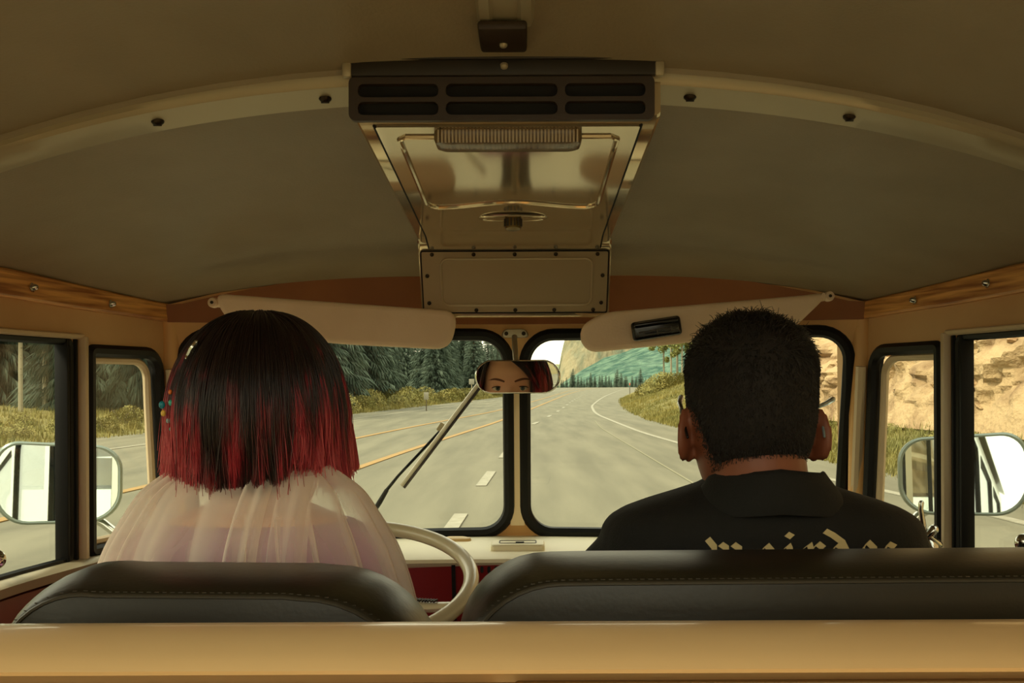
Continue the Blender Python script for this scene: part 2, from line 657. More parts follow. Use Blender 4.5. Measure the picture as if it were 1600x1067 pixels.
L_WL = curve1([(-90, -13.5), (0, -12.3), (26, -10.8), (46.7, -8.5), (83, -4.8), (150, .3), (250, 8), (440, 20)])

YS = list(np.arange(-90, 20, 5.0)) + list(np.arange(20, 120, 2.5)) + list(np.arange(120, 460, 10.0))
b = MB()
rings = [[(xl(y) - .3 + (xr(y) - xl(y) + .6) * k / 10, y, 0.0) for k in range(11)] for y in YS]
b.loft(rings, caps=False, closed=False)
road = struct(b.build('road', M_ROAD, loc=NO), 'pale grey asphalt highway curving away to the right', 'road')


def line_part(name, f, y0, y1, w, m, step=1.5):
    q = MB()
    n = max(2, int((y1 - y0) / step))
    rg = []
    for i in range(n + 1):
        y = y0 + (y1 - y0) * i / n
        rg.append([(f(y) - w / 2, y, .004), (f(y) + w / 2, y, .004), (f(y) + w / 2, y, .016), (f(y) - w / 2, y, .016)])
    q.loft(rg)
    return q.build(name, m, road, smooth=False)


line_part('edge_line', L_WR, -40, 420, .16, M_WHITE)
line_part('edge_line', L_WL, -40, 420, .16, M_WHITE)
line_part('yellow_line', L_Y2, -40, 420, .19, M_YELLOW)
line_part('yellow_line', L_Y1, -40, 420, .19, M_YELLOW)
y = -26.6
while y < 240:
    line_part('lane_dash', L_DS, y, y + (2.5 if y > 30 else 2.6), .17, M_WHITE, .6)
    y += 6.1 if y < 40 else 9
SEAM = curve1([(5, 2.6), (16, 2.75), (34, 2.75), (60, 4.0)])
line_part('seam_line', SEAM, 5, 44, .03, mat('worn_seam', lin(128, 124, 100), .9))


def hl(d):
    return (.30 * sstep(0, 3, d) + .05 * max(0, d - 2) + .10 * max(0, d - 14))


def cmask(y):
    return 1 - sstep(40, 58, y)


def hr(d, y):
    g = .34 * min(d, 9) + .22 * max(0, d - 9)
    return max(0, g) * (1 - .35 * cmask(y))


def ground_z(x, y):
    if x < xl(y):
        d = xl(y) - x
        return hl(d) + .12 * noise.noise((x * .5, y * .5, 0)) * sstep(0, 3, d) - .012
    if x > xr(y):
        d = x - xr(y)
        return hr(d, y) + (.10 + .03 * d) * noise.noise((x * .5, y * .5, 3)) * sstep(0, 2, d) - .012
    return -.012


for side, nm in ((0, 'grass_verge'), (1, 'grass_hillside')):
    b = MB()
    ds = [0, .4, .8, 1.3, 1.9, 2.6, 3.4, 4.3, 5.3, 6.5, 8, 10, 13, 17, 22, 30, 45, 70, 110, 180]
    rings = []
    for yy in YS + [480, 520, 600]:
        row = []
        for d in ds:
            x = xl(yy) - d if side == 0 else xr(yy) + d
            row.append((x, yy, ground_z(x - (1e-4 if side == 0 else -1e-4), yy)))
        rings.append(row)
    b.loft(rings, caps=False, closed=False)
    o = b.build(nm, M_GROUND, loc=NO, angle=0)
    struct(o, 'dry yellow green grass bank beside the highway' if side == 0 else 'sloping grass bank on the inside of the bend', 'grass bank')

# far ground past the crest, so nothing floats
b = MB()
b.loft([[(-900, 455, -.6), (1500, 455, -.6)], [(-900, 1300, -6), (1500, 1300, -6)]], caps=False, closed=False)
struct(b.build('valley_ground', M_PLATEAU, loc=NO), 'hazy valley floor beyond the crest of the road', 'valley')

# rocky road cut
def cliff_pt(y, t):
    d = 2.3 + t * 9.0
    z = .62 + t * 17
    m = cmask(y)
    p = Vector((d * 1.0, y, z))
    q = noise.fractal(p * .22, .9, 2.1, 4) * 1.0
    w = p + Vector((noise.noise(p * .9), noise.noise(p * .9 + Vector((7, 0, 0))), noise.noise(p * .9 + Vector((0, 9, 0))))) * .55
    c = noise.cell(Vector((w.x * .4, w.y * .62, w.z * 1.15 + w.y * .35)))
    c2 = noise.cell(Vector((w.x, w.y * 1.7 + 3, w.z * 2.6 + w.y * .8)))
    q += c * .20 + c2 * .13
    q += noise.ridged_multi_fractal(p * 1.3, .9, 2.2, 5, 1.0, 2.0) * -.13
    q += noise.fractal(p * 2.4, .8, 2.2, 5) * .16 + noise.fractal(p * .7, .9, 2.1, 3) * .35
    k = sstep(0, .10, t)
    z = .3 + (z - .3) * (m * .97 + .03) + noise.noise(p * .5) * .3 * k
    return Vector((xr(y) + d + q * k * (.25 + .75 * m) + (1 - m) * 3.0, y, z * (.1 + .9 * m) + (1 - m) * .3))


b = MB()
cy = list(np.arange(-40, 9, 1.2)) + list(np.arange(9, 44, .13)) + list(np.arange(44, 60, .5))
ct = [(k / 140) ** 1.35 for k in range(141)]
b.loft([[cliff_pt(yy, t) for t in ct] + [cliff_pt(yy, 1) + Vector((30, 0, -2))] for yy in cy], caps=False, closed=False)
cliff = struct(b.build('rock_cliff', M_ROCK, loc=NO, angle=28), 'tan broken rock face of the road cut beside the highway', 'cliff')


def chunk_mesh(seed):
    rr = random.Random(seed)
    bm = bmesh.new()
    for _ in range(13):
        v = Vector((rr.gauss(0, 1), rr.gauss(0, 1), rr.gauss(0, 1))).normalized()
        bm.verts.new((v.x * .5, v.y * .62, v.z * .42))
    bmesh.ops.convex_hull(bm, input=bm.verts)
    me = bpy.data.meshes.new('rock')
    bm.to_mesh(me)
    bm.free()
    me.materials.append(M_CHUNK)
    return me


CH = [chunk_mesh(i) for i in range(6)]
for i in range(220):
    yy = 10 + 38 * R.random() ** 1.2
    p = cliff_pt(yy, R.random() ** 1.6 * .7)
    o = link('rock', CH[i % 6], cliff)
    s = R.uniform(.10, .42)
    o.location = p + Vector((.05 * s, 0, 0))
    o.scale = (s * .8, s * R.uniform(.8, 1.5), s * R.uniform(.6, 1))
    o.rotation_euler = (R.uniform(-.5, .5), R.uniform(-.5, .5), R.uniform(0, 6))

# mountains
def mount(name, x0, x1, nx, y0, depth, prof, m, ny=40, rough=9, label='', seed=0):
    q = MB()
    rg = []
    for j in range(ny + 1):
        t = j / ny
        row = []
        for i in range(nx + 1):
            x = x0 + (x1 - x0) * i / nx
            hgt = prof(x) * (t ** .85) - 8
            yy = y0 + depth * t
            n = noise.fractal(Vector((x * .018, yy * .018, seed)), .9, 2.1, 5)
            row.append((x, yy + 30 * n * t, hgt + rough * n * min(1, t * 3)))
        rg.append(row)
    q.loft(rg, caps=False, closed=False)
    return struct(q.build(name, m, loc=NO, angle=0), label, 'mountain')


pf = curve1([(0, -16, 0), (18, -6), (30, 9), (56, 25), (108, 46), (180, 80), (420, 190), (900, 150), (1500, 110)])
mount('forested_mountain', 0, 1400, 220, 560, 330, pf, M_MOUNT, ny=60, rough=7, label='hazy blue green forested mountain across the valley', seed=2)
pc = curve1([(18, -14, 0), (28, 8), (35, 44), (42, 66), (75, 96), (140, 120), (260, 90)])
mount('far_cliff', 18, 260, 120, 935, 40, pc, M_CLIFFF, rough=5, label='pale grey cliff standing above the forested mountain', seed=9)
pp = curve1([(-700, 50, 0), (-60, 40), (0, 37), (45, 35), (140, 36), (300, 30)])
mount('far_plateau', -700, 300, 140, 1000, 260, pp, M_PLATEAU, rough=3, label='low yellowish plateau on the horizon left of the cliff', seed=5)
pk = curve1([(-1200, 120, 0), (-700, 160), (-260, 70), (-140, 6)])
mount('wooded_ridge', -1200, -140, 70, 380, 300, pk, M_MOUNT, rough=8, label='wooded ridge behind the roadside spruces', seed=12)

# ------------------------------------------------------------ trees
def spruce_parts(seed, h, rad, bare=.08, levels=30, tk=1.0, needles=M_SPRUCE, bark=M_BARK, dense=1.0, fine=9, tw=1.0):
    rr = random.Random(seed)
    t = MB()
    t.tube([(0, 0, -1.2), (.03, 0, h * .3), (0, .03, h * .65), (0, 0, h)], [.018 * h * tk, .015 * h * tk, .009 * h * tk, .01], 7)
    c = MB()
    for k in range(levels):
        f = bare + (1 - bare) * (k + rr.random() * .6) / levels
        z = h * f
        r0 = rad * (1 - (f - bare) / (1 - bare)) ** .75 + .12
        nb = int((11 if f < .6 else 8) * dense)
        a0 = rr.random() * 6.3
        for i in range(nb):
            a = a0 + 6.283 * i / nb + rr.uniform(-.25, .25)
            L = r0 * rr.uniform(.62, 1.12)
            ca, sa = math.cos(a), math.sin(a)
            P = lambda s, o, dz=0: (ca * L * s - sa * o, sa * L * s + ca * o, z - L * .38 * s * s + L * .12 * s ** 3 + dz)
            sp, fc = [], []
            for j in range(fine):
                s = .08 + .92 * j / fine
                o = len(sp)
                ww = (L * .30 * (1 - s) ** .7 + .10) * tw * rr.uniform(.6, 1.25)
                dr = -(.06 + .10 * L) * rr.uniform(.3, 1.7)
                th = .75 / fine
                sp += [P(s - th * .6, 0, .02), P(s + th * .6, 0, .03), P(s + .20, ww, dr), P(s + .20, -ww, dr), P(s + th * 1.4, 0, dr * 1.6 - .06)]
                fc += [(o, o + 2, o + 1), (o, o + 1, o + 3), (o, o + 4, o + 1)]
            c.add(sp, fc)
    return t.build('trunk', bark, mesh_only=True, loc=NO), c.build('crown', needles, mesh_only=True, loc=NO, smooth=False)


def leafy_parts(seed, h, crown0, rad, n, bark, leaf, size=.22, trunk=.012):
    rr = random.Random(seed)
    t = MB()
    lean = rr.uniform(-.05, .05)
    t.tube([(0, 0, -.6), (lean * h * .3, 0, h * .35), (lean * h * .2, 0, h * .7), (lean * h, 0, h)], [trunk * h, trunk * .85 * h, trunk * .6 * h, .015], 7)
    c = MB()
    cl = [(rr.gauss(0, rad * .5), rr.gauss(0, rad * .5), crown0 + (h - crown0) * rr.random(), rr.uniform(.35, .8) * rad * .7) for _ in range(16)]
    for _ in range(n):
        q = rr.choice(cl)
        d = Vector((rr.gauss(0, 1), rr.gauss(0, 1), rr.gauss(0, 1))).normalized() * q[3] * rr.random() ** .4
        p = Vector(q[:3]) + d
        u = Vector((rr.gauss(0, 1), rr.gauss(0, 1), rr.gauss(0, .6))).normalized() * size
        w = u.cross(Vector((rr.gauss(0, 1), rr.gauss(0, 1), rr.gauss(0, 1)))).normalized() * size * .55
        c.add([p - u, p + w, p + u, p - w], [(0, 1, 2, 3)])
    return t.build('trunk', bark, mesh_only=True, loc=NO), c.build('crown', leaf, mesh_only=True, loc=NO, smooth=False)


def tree_proto(name, parts, label, cat, group):
    r = thing(name, (0, 0, 0), label, cat, group)
    link('trunk', parts[0], r)
    link('crown', parts[1], r)
    return r


def scatter(protos, spots, label, group):
    """first use moves the proto itself; later ones copy it; label may be a function of (spot, which proto)"""
    for sp_ in spots:
        x, yy, s = sp_[:3]
        k = R.randrange(len(protos))
        z = ground_z(x, yy) - .1
        p = protos[k]
        if not p.get('used'):
            p['used'] = 1
            p.location = (x, yy, z)
            p.rotation_euler = (0, 0, R.random() * 6)
            p.scale = (s, s, s)
            o = p
        else:
            o = copy_tree(p, (x, yy, z), R.random() * 6, s)
        o['label'] = label(sp_, k) if callable(label) else label
        o['group'] = group


SP = [spruce_parts(i, h, r, b_, levels=40, dense=1.25) for i, (h, r, b_) in enumerate([(15, 2.6, .04), (13, 2.3, .03), (17, 2.5, .07), (11, 2.3, .02)])]
mk = lambda lab, grp, pp_=None: [tree_proto('spruce_tree', p, lab, 'tree', grp) for p in (pp_ or SP)]
# near stand, seen through the driver's door window
SPN = [spruce_parts(20 + i, h, r, b_, levels=60, dense=1.6, fine=18, tw=.5) for i, (h, r, b_) in enumerate([(15, 2.5, .05), (13, 2.1, .04), (17, 2.4, .08), (11, 2.1, .03)])]
lab, grp = "dark spruce in the dense stand outside the driver's door window", 'spruces outside the driver door window'
sp = []
for i in range(42):
    yy = R.uniform(44, 80)
    x = A(R.uniform(-60, 300), 600, yy).x
    x = min(x, xl(yy) - R.uniform(4.5, 9))
    sp.append((x, yy, R.uniform(.75, 1.15)))
scatter(mk(lab, grp, SPN), sp, lambda q, k: '%s spruce in the %s of the stand outside the driver door window' % (('broad', 'slim', 'tall', 'short bushy')[k], 'front row' if xl(q[1]) - q[0] < 8 else ('middle' if xl(q[1]) - q[0] < 16 else 'deep back')), grp)
# along the bend, seen through the windscreen
lab, grp = 'blue green spruce in the tree line along the far roadside, ahead through the windscreen', 'spruces along the roadside ahead'
sp = []
for i in range(62):
    yy = 62 + 150 * (i / 62) ** 1.15 + R.uniform(-1.5, 1.5)
    sp.append((xl(yy) - R.uniform(3.2, 9) - (R.random() < .3) * 8, yy, R.uniform(.62, 1.0) * (1 if yy < 110 else .9)))
scatter(mk(lab, grp), sp, lambda q, k: '%s spruce %s the tree line ahead, %s' % (('broad', 'slim', 'tall', 'short bushy')[k], 'fronting' if xl(q[1]) - q[0] < 6 else ('within' if xl(q[1]) - q[0] < 10 else 'at the back of'), 'near end by the hair' if q[1] < 85 else ('behind the marker sign' if q[1] < 125 else 'far end by the mirror')), grp)
# pale trunks among the near stand
PN = [spruce_parts(40 + i, h, 1.7, .34, levels=22, tk=.5, fine=16, needles=M_PINE, bark=M_ASPEN, dense=.8) for i, h in enumerate((12, 14))]
lab, grp = "olive pine with a pale bare trunk at the edge of the near stand", 'pale trunked pines'
scatter([tree_proto('pine_tree', p, lab, 'tree', grp) for p in PN], [(A(px, 650, yy).x, yy, s) for px, yy, s in ((32, 40, .9), (70, 43, .95), (14, 46, .8), (98, 50, 1), (160, 50, .9), (210, 54, .9))], lab, grp)
# small dark conifers on the crest
FC = [spruce_parts(60 + i, 7, 1.5, .03, levels=20, dense=1.1, fine=6) for i in range(2)]
lab, grp = 'tiny dark conifer on the crest where the road ends below the mountain', 'conifers on the crest'
sp = []
for i in range(30):
    px = 862 + 150 * i / 30 + R.uniform(-3, 3)
    yy = R.uniform(432, 470)
    sp.append((A(px, 600, yy).x, yy, R.choice((.55, .7, .8, 1.0, 1.25))))
for (x, yy, s) in sp:
    pass
prs = [tree_proto('conifer', p, lab, 'tree', grp) for p in FC]
scatter(prs, sp, lambda q, k: '%s dark conifer on the crest, %s' % ({.55: 'tiny', .7: 'small', .8: 'middling', 1.0: 'tall', 1.25: 'tallest'}[q[2]], 'left of the row by the mirror' if q[0] < 28 else ('middle of the row' if q[0] < 42 else 'right of the row by the bend')), grp)
# aspens on the inside of the bend
ASP = [leafy_parts(80 + i, h, 3.1, 1.3, 3000, M_ASPEN, M_LEAF, .13, .012) for i, h in enumerate((9.5, 8.2))]
lab, grp = 'slim white trunked aspen on the grass slope inside the bend', 'aspens inside the bend'
scatter([tree_proto('aspen_tree', p, lab, 'tree', grp) for p in ASP], [(A(px, 610, yy).x, yy, s) for px, yy, s in ((1038, 88, .8), (1049, 84, .85), (1058, 86, .95), (1066, 83, .9), (1076, 85, 1), (1086, 88, 1.05), (1098, 86, 1.0))], lab, grp)


def bush_parts(seed, n=1100, size=.065):
    rr = random.Random(seed)
    t = MB()
    for i in range(7):
        a = rr.random() * 6.3
        t.tube([(0, 0, -.15), (math.cos(a) * .25, math.sin(a) * .25, .45), (math.cos(a) * .5, math.sin(a) * .5, .8)], [.02, .014, .006], 5)
    c = MB()
    for _ in range(n):
        d = Vector((rr.gauss(0, 1), rr.gauss(0, 1), abs(rr.gauss(0, .9)))).normalized()
        p = Vector((d.x * .85, d.y * .85, d.z * .9)) * rr.random() ** .3
        u = Vector((rr.gauss(0, 1), rr.gauss(0, 1), rr.gauss(0, 1) + .8)).normalized() * size
        w = u.orthogonal().normalized() * size * .5
        c.add([p - u, p + w, p + u, p - w], [(0, 1, 2, 3)])
    return t.build('stem', M_BARK, mesh_only=True, loc=NO), c.build('foliage', M_BUSH, mesh_only=True, loc=NO, smooth=False)


BU = [bush_parts(i) for i in range(3)]


def bushes(label, group, spots):
    pr = []
    for p in BU:
        r = thing('roadside_bush', (0, 0, 0), '', 'bush', group)
        link('stem', p[0], r)
        link('foliage', p[1], r)
        pr.append(r)
    scatter(pr, spots, label, group)


sp = []
for i in range(56):
    yy = 46 + 100 * (i / 56) ** 1.2
    sp.append((xl(yy) - R.uniform(.9, 3.4), yy, R.uniform(.7, 1.5)))
bushes(lambda q, k: '%s olive bush below the roadside tree line, %s' % (('small', 'large')[q[2] > 1.1], 'nearest the red hair' if q[1] < 65 else ('around the white marker sign' if q[1] < 95 else 'toward the rear-view mirror')), 'bushes below the tree line ahead', sp)
sp = [(xl(yy) - R.uniform(1.0, 3.5), yy, R.uniform(.35, .75)) for yy in np.linspace(24, 45, 22)]
bushes(lambda q, k: '%s yellow green bush on the verge outside the driver window, %s' % (('smaller', 'larger')[q[2] > .55], 'nearer the van' if q[1] < 31 else ('midway along' if q[1] < 38 else 'farther ahead')), 'bushes on the near verge', sp)
sp = [(A(px, 600, yy).x, yy, s) for px, yy, s in ((1012, 84, 1.3), (1022, 82, 1.5), (1034, 80, 1.7), (1046, 79, 1.4), (1004, 90, 1.0), (1060, 78, 1.3), (1075, 76, 1.2))]
bushes('rounded olive bush at the foot of the aspens', 'bushes under the aspens', sp)
sp = [(xr(yy) + R.uniform(1.2, 2.6), yy, R.uniform(.22, .55)) for yy in np.linspace(14, 34, 26)]
bushes(lambda q, k: '%s green shrub at the foot of the rock cut, %s' % (('small', 'large')[q[2] > .4], 'by the passenger door mirror' if q[1] < 19 else ('in the quarter window' if q[1] < 25 else 'beyond the windscreen corner')), 'shrubs below the rock cut', sp)


def tufts(name, label, spots):
    q = MB()
    for (x, yy, s) in spots:
        z = ground_z(x, yy) - .03
        vs, fs = [], []
        for _ in range(5):
            a = R.random() * 6.3
            ox, oy = R.gauss(0, .12), R.gauss(0, .12)
            hh = s * R.uniform(.6, 1.2)
            w = .014 * (1 + s)
            dx, dy = math.cos(a), math.sin(a)
            o = len(vs)
            vs += [(x + ox - dy * w, yy + oy + dx * w, z), (x + ox + dy * w, yy + oy - dx * w, z), (x + ox + dx * hh * .35, yy + oy + dy * hh * .35, z + hh)]
            fs.append((o, o + 1, o + 2))
        q.add(vs, fs)
    return tag(q.build(name, M_GRASS, loc=NO, smooth=False), label, 'grass', kind='stuff')


sp = []
for i in range(7000):
    yy = 20 + 120 * R.random() ** 1.6
    sp.append((xl(yy) - R.random() ** 1.4 * 9, yy, R.uniform(.12, .38)))
tufts('roadside_grass', 'dry yellow grass growing along the left verge', sp)
sp = []
for i in range(16000):
    yy = 10 + 100 * R.random() ** 1.5
    d = R.random() ** 1.2 * (3.0 if yy < 48 else 11)
    sp.append((xr(yy) + d, yy, R.uniform(.08, .26)))
tufts('hillside_grass', 'yellow green grass on the slope inside the bend', sp)

# roadside furniture
p = Vector((xl(70) - .9, 70, 0))
p = A(666, 620, 62)
gz = ground_z(p.x, p.y)
r = thing('marker_sign', (p.x, p.y, gz), 'small white marker sign on a short post in the roadside grass', 'sign')
MB().box((p.x, p.y + .03, gz + .35), (.06, .05, 1.1)).build('post', M_BARK, r)
MB().box((p.x, p.y - .01, gz + .95), (.30, .02, .46), .008).build('sign_plate', M_WHITE, r)
p = A(984, 618, 108)
gz = ground_z(p.x, p.y)
r = thing('reflector_post', (p.x, p.y, gz), 'thin roadside marker post with a red top at the inside of the bend', 'post')
MB().box((p.x, p.y, gz + .5), (.07, .07, 1.3)).build('post', M_BARK, r)
MB().box((p.x, p.y, gz + 1.25), (.10, .05, .28), .01).build('reflector', mat('red_reflector', lin(210, 90, 60), .4), r)
p = A(737, 612, 90)
gz = ground_z(p.x, p.y)
r = thing('road_sign', (p.x, p.y, gz), 'small pale road sign on a thin post before the trees, beside the rear-view mirror', 'sign')
MB().box((p.x, p.y, gz + .9), (.07, .07, 2.2)).build('post', M_STRIP, r)
MB().box((p.x, p.y - .05, gz + 1.9), (.5, .03, .5), .02).build('sign_plate', M_WHITE, r)

# ============================================================ the van cabin
V3 = lambda x, y, z: Vector((x, y, z + H))          # z is measured from eye height
wf = curve1([(-2.6, .79, 0), (1.0, .79), (1.12, .785), (1.46, .757), (1.646, .72), (1.8, .677), (1.86, .655), (1.93, .63)])
zs = curve1([(-2.6, .172, 0), (1.12, .172), (1.46, .172), (1.65, .163), (1.87, .149), (1.96, .142)])
zc = curve1([(-2.6, .405, 0), (.6, .405), (.95, .385), (1.085, .352), (1.10, .340), (1.3, .315), (1.6, .272), (1.87, .225), (1.96, .205)])


def liner(x, y):
    return zs(y) + (zc(y) - zs(y)) * (1 - min(1, abs(x) / wf(y)) ** 2.4)


def yf(x, z):
    return 2.05 - .11 * (abs(x) / .64) ** 1.5 - .2 * (z + .3)


def sheet(y0, y1, ny, dz=0.0, nx=40, sc=1.0):
    rg = []
    for j in range(ny + 1):
        yy = y0 + (y1 - y0) * j / ny
        w = wf(yy) * sc
        rg.append([V3(w * math.sin(math.pi / 2 * (-1 + 2 * i / nx)), yy, liner(w / sc * math.sin(math.pi / 2 * (-1 + 2 * i / nx)), yy) + dz) for i in range(nx + 1)])
    return rg


b = MB()
b.loft(sheet(1.09, 1.955, 24), caps=False, closed=False)
ceiling = struct(b.build('ceiling', M_LINER, loc=V3(0, 1, .3), angle=0), 'olive vinyl headliner dome over the front of the cab', 'ceiling')
m_ = ceiling.modifiers.new('thick', 'SOLIDIFY')
m_.thickness, m_.offset = .012, 1
ROOFHOLE = rrect(-.54, .54, -1.9, .36, .10)  # unseen sunroof opening, added to bring light into the cabin
RIM = [(.79 * (-1 + 2 * i / 20), -2.4) for i in range(21)] + [(.785, 1.0)] + [(.785 * (1 - 2 * i / 20), 1.092) for i in range(21)] + [(-.785, 1.0)]
b = MB()
panel(b, RIM, [ROOFHOLE], lambda u, v, off: V3(u, v, liner(u * wf(v) / .79, v) + .004 + off), .012, .07)
o = b.build('headliner_panel', M_LINER, ceiling, angle=50)
o['label'] = 'rear olive headliner panel behind the metal bow'

ROOF2 = [(.83 * (-1 + 2 * i / 20), -2.45) for i in range(21)] + [(.83, 1.0), (.82, 1.3), (.78, 1.55), (.72, 1.8), (.66, 2.0)] + [(.66 - 1.32 * i / 20, 2.02) for i in range(1, 20)] + [(-.66, 2.0), (-.72, 1.8), (-.78, 1.55), (-.82, 1.3), (-.83, 1.0)]
b = MB()
panel(b, ROOF2, [ROOFHOLE], lambda u, v, off: V3(u, v, liner(u * .94, min(v, 1.96)) + .045 + off), .01, .08)
roof = struct(b.build('roof', M_SKIN_OUT, loc=V3(0, 0, .4), angle=50), 'white outer roof skin of the van with an added, unseen sunroof that lets light in', 'roof')
b = MB()  # rim and canvas of the added sunroof, out of view
b.tube([V3(u, v, liner(u, v) + .028) for u, v in densify(ROOFHOLE, .1)], .024, 8, closed=True)
b.build('added_sunroof_frame', M_FRAME, roof)
b = MB()
b.tube([V3(x, -1.93, liner(x, -1.9) + .085) for x in np.linspace(-.5, .5, 9)], .05, 12, round_ends=True)
b.build('added_sunroof_canvas', M_LINER, roof)

# metal bow across the roof
b = MB()
rg = []
for i in range(61):
    u = -1 + 2 * i / 60
    row = []
    for yy, dz in ((1.096, -.003), (1.1, -.006), (1.148, -.006), (1.152, -.003), (1.152, .004), (1.096, .004)):
        x = u * wf(yy) * .985
        row.append(V3(x, yy, liner(x, yy) + dz))
    rg.append(row)
b.loft(rg)
bow = struct(b.build('trim_1', M_STRIP, loc=V3(0, 1.12, .3)), 'pale metal bow across the headliner', 'roof trim')
for px in (248, 510, 1080, 1329):
    x = CX0 + (px - 823) * 1.124 / F
    p = V3(x, 1.124, liner(x, 1.124) - .006)
    MB().lathe([(.0001, -.0045), (.004, -.004), (.007, -.001), (.0075, .002)], p, (0, 0, 1), 12).box(p + Vector((0, 0, -.004)), (.009, .002, .0015)).build('screw', M_SCREW, bow)

# centre strip on the rear headliner
b = MB()
rg = []
for i in range(41):
    yy = .40 + .62 * i / 40
    z0 = zc(yy) + .004
    rg.append([V3(x, yy, z0 + dz) for x, dz in ((-.030, 0), (-.026, -.010), (-.016, -.013), (-.012, -.009), (.012, -.009), (.016, -.013), (.026, -.010), (.030, 0))])
b.loft(rg)
struct(b.build('trim_2', M_STRIP, loc=V3(0, 0, .38)), 'pale centre strip along the rear headliner', 'roof trim')

# ---- side walls: u = y, v = z
WT, WB = .074, -.285
TOP = .20


def side_map(s):
    return lambda u, v, off: V3(s * (wf(u) + off), u, v)


def quarter(inset=0.0):
    y0, y1 = 1.668 + inset, 1.845 - inset
    P = rrect(y0, y1, WB + inset, .064 - inset, (.03, .008, .008, .012))
    return [(u + .022 * (1 - (v - WB) / .35), v) if u > 1.72 else (u, v) for u, v in P]


RW = [(-2.2, -1.22), (-1.12, -.12), (-.02, .93)]
RB, RT = -.46, .15  # rear side windows, unseen, made taller to let more light in
win_n = 0
for s, nm in ((-1, 'left'), (1, 'right')):
    holes = [rrect(a, c, RB, RT, .05) for a, c in RW] + [rrect(1.03, 1.628, WB, WT, (.006, .05, .05, .006)), quarter()]
    b = MB()
    panel(b, [(-2.4, -1.1), (1.955, -1.1), (1.955, .142), (1.87, .16), (1.6, .185), (1.2, TOP), (-2.4, TOP)], holes, side_map(s), .022, .07, outer_mat=1, side_mat=2)
    wall = struct(b.build('wall_' + nm, [M_SIDE, M_SKIN_OUT, M_RUBBER], loc=V3(s * .75, 0, -.3), angle=30), 'tan panelled %s side of the van cab above and below its windows' % ("driver's" if s < 0 else "passenger's"), 'wall')
    # door sill and card below the glass
    b = MB()
    rg = []
    for i in range(31):
        yy = 1.0 + .92 * i / 30
        w = wf(yy)
        rg.append([V3(s * (w - d), yy, z) for d, z in ((-.02, -.283), (.018, -.286), (.026, -.292), (.024, -.306), (-.002, -.31))])
    b.loft(rg)
    b.build('sill_strip', M_STRIP, wall)
    b = MB()
    rg = []
    for i in range(31):
        yy = 1.0 + .92 * i / 30
        w = wf(yy)
        rg.append([V3(s * (w - d), yy, z) for d, z in ((-.001, -.311), (.016, -.312), (.02, -.33), (.02, -1.05), (-.001, -1.06))])
    b.loft(rg)
    o = b.build('door_card', M_REDBR, wall)
    o['label'] = 'red brown door card'
    # oak strip with dome nuts
    b = MB()
    rg = []
    for i in range(31):
        yy = .9 + (1.868 - .9) * i / 30
        w, zt = wf(yy), zs(yy) + .003
        h_ = .043 - .009 * sstep(1.5, 1.87, yy)
        rg.append([V3(s * (w - d), yy, zt - h) for d, h in ((-.002, 0), (.010, .001), (.013, .004), (.013, h_ - .004), (.010, h_), (-.002, h_))])
    b.loft(rg)
    oak = struct(b.build('trim_3' if s < 0 else 'trim_4', M_OAK, loc=V3(s * .7, 1.4, .15), angle=30), "grained oak strip along the top of the %s side wall" % ("driver's" if s < 0 else "passenger's"), 'wooden trim')
    for px in ((52, 172, 272) if s < 0 else (1332, 1430, 1546)):
        yy = min((abs(A(px, 0, q / 200).x - s * (wf(q / 200) - .013)), q / 200) for q in range(240, 376))[1]
        zt = zs(yy) - .02 + (.002 if s > 0 else 0)
        MB().lathe([(.0075, 0), (.0075, .0015), (.0055, .002), (.005, .006), (.003, .009), (.0001, .0098)], V3(s * (wf(yy) - .013), yy, zt), (-s, 0, .1), 12).build('dome_nut', M_CHROME, oak)

    # windows
    win_n += 1
    wn = thing('window_%d' % (3 if s < 0 else 5), V3(s * .74, 1.35, WB), "%s sliding door window with black channel" % ("driver's" if s < 0 else "passenger's"), 'window')
    wn['kind'] = 'structure'
    fm = side_map(s)
    b = MB()
    panel(b, rrect(1.03, 1.628, WB, WT, .004), [], lambda u, v, off: fm(u, v, off + .008), .004, .08)
    b.build('glass', M_GLASS, wn)
    b = MB()
    b.tube([fm(u, v, .004) for u, v in densify(rrect(1.03, 1.628, WB, WT, .012), .05)], .0075, 8, closed=True)
    b.build('rubber_seal', M_RUBBER, wn)
    # black channel and the beige post in front of it
    y1 = 1.630
    b = MB()
    for k, (d0, wd) in enumerate(((.0, .009), (.011, .007), (.0195, .008))):
        b.box(fm(y1 - .0155 + d0 * 1.05, (WT + WB) / 2, .006 + .004 * (k == 1)), (.022, wd, WT - WB + .006), .002)
    b.build('black_channel', M_BLACKM, wn)
    b = MB()
    b.box(fm(y1 + .021, (WT + WB) / 2 + .002, .004), (.03, .013, WT - WB + .012), .003)
    b.build('beige_post', M_FRAME, wn)
    # sliding sash edge and its knob
    b = MB()
    b.box(fm(1.472, (WT + WB) / 2, .014), (.010, .009, WT - WB - .01), .003)
    b.build('sash_stile', M_BLACKM, wn)
    kp = V3(s * (wf(1.43) - .006), 1.45 if s < 0 else 1.47, -.252 if s < 0 else -.238)
    b = MB()
    b.lathe([(.004, -.02), (.004, 0), (.013, .002), (.0145, .006), (.013, .010), (.008, .013), (.0001, .014)], kp, (-s * .4, -1, .1), 18)
    b.build('window_knob', M_CHROME, wn)
    # light lip over the window
    b = MB()
    b.tube([fm(u, WT + .008, -.003) for u in np.linspace(1.03, 1.65, 16)], .005, 6)
    b.build('window_lip', M_FRAME, wn)

    qn = thing('window_%d' % (4 if s < 0 else 6), V3(s * .68, 1.76, WB), "%s quarter vent window in a beige frame" % ("driver's" if s < 0 else "passenger's"), 'window')
    qn['kind'] = 'structure'
    b = MB()
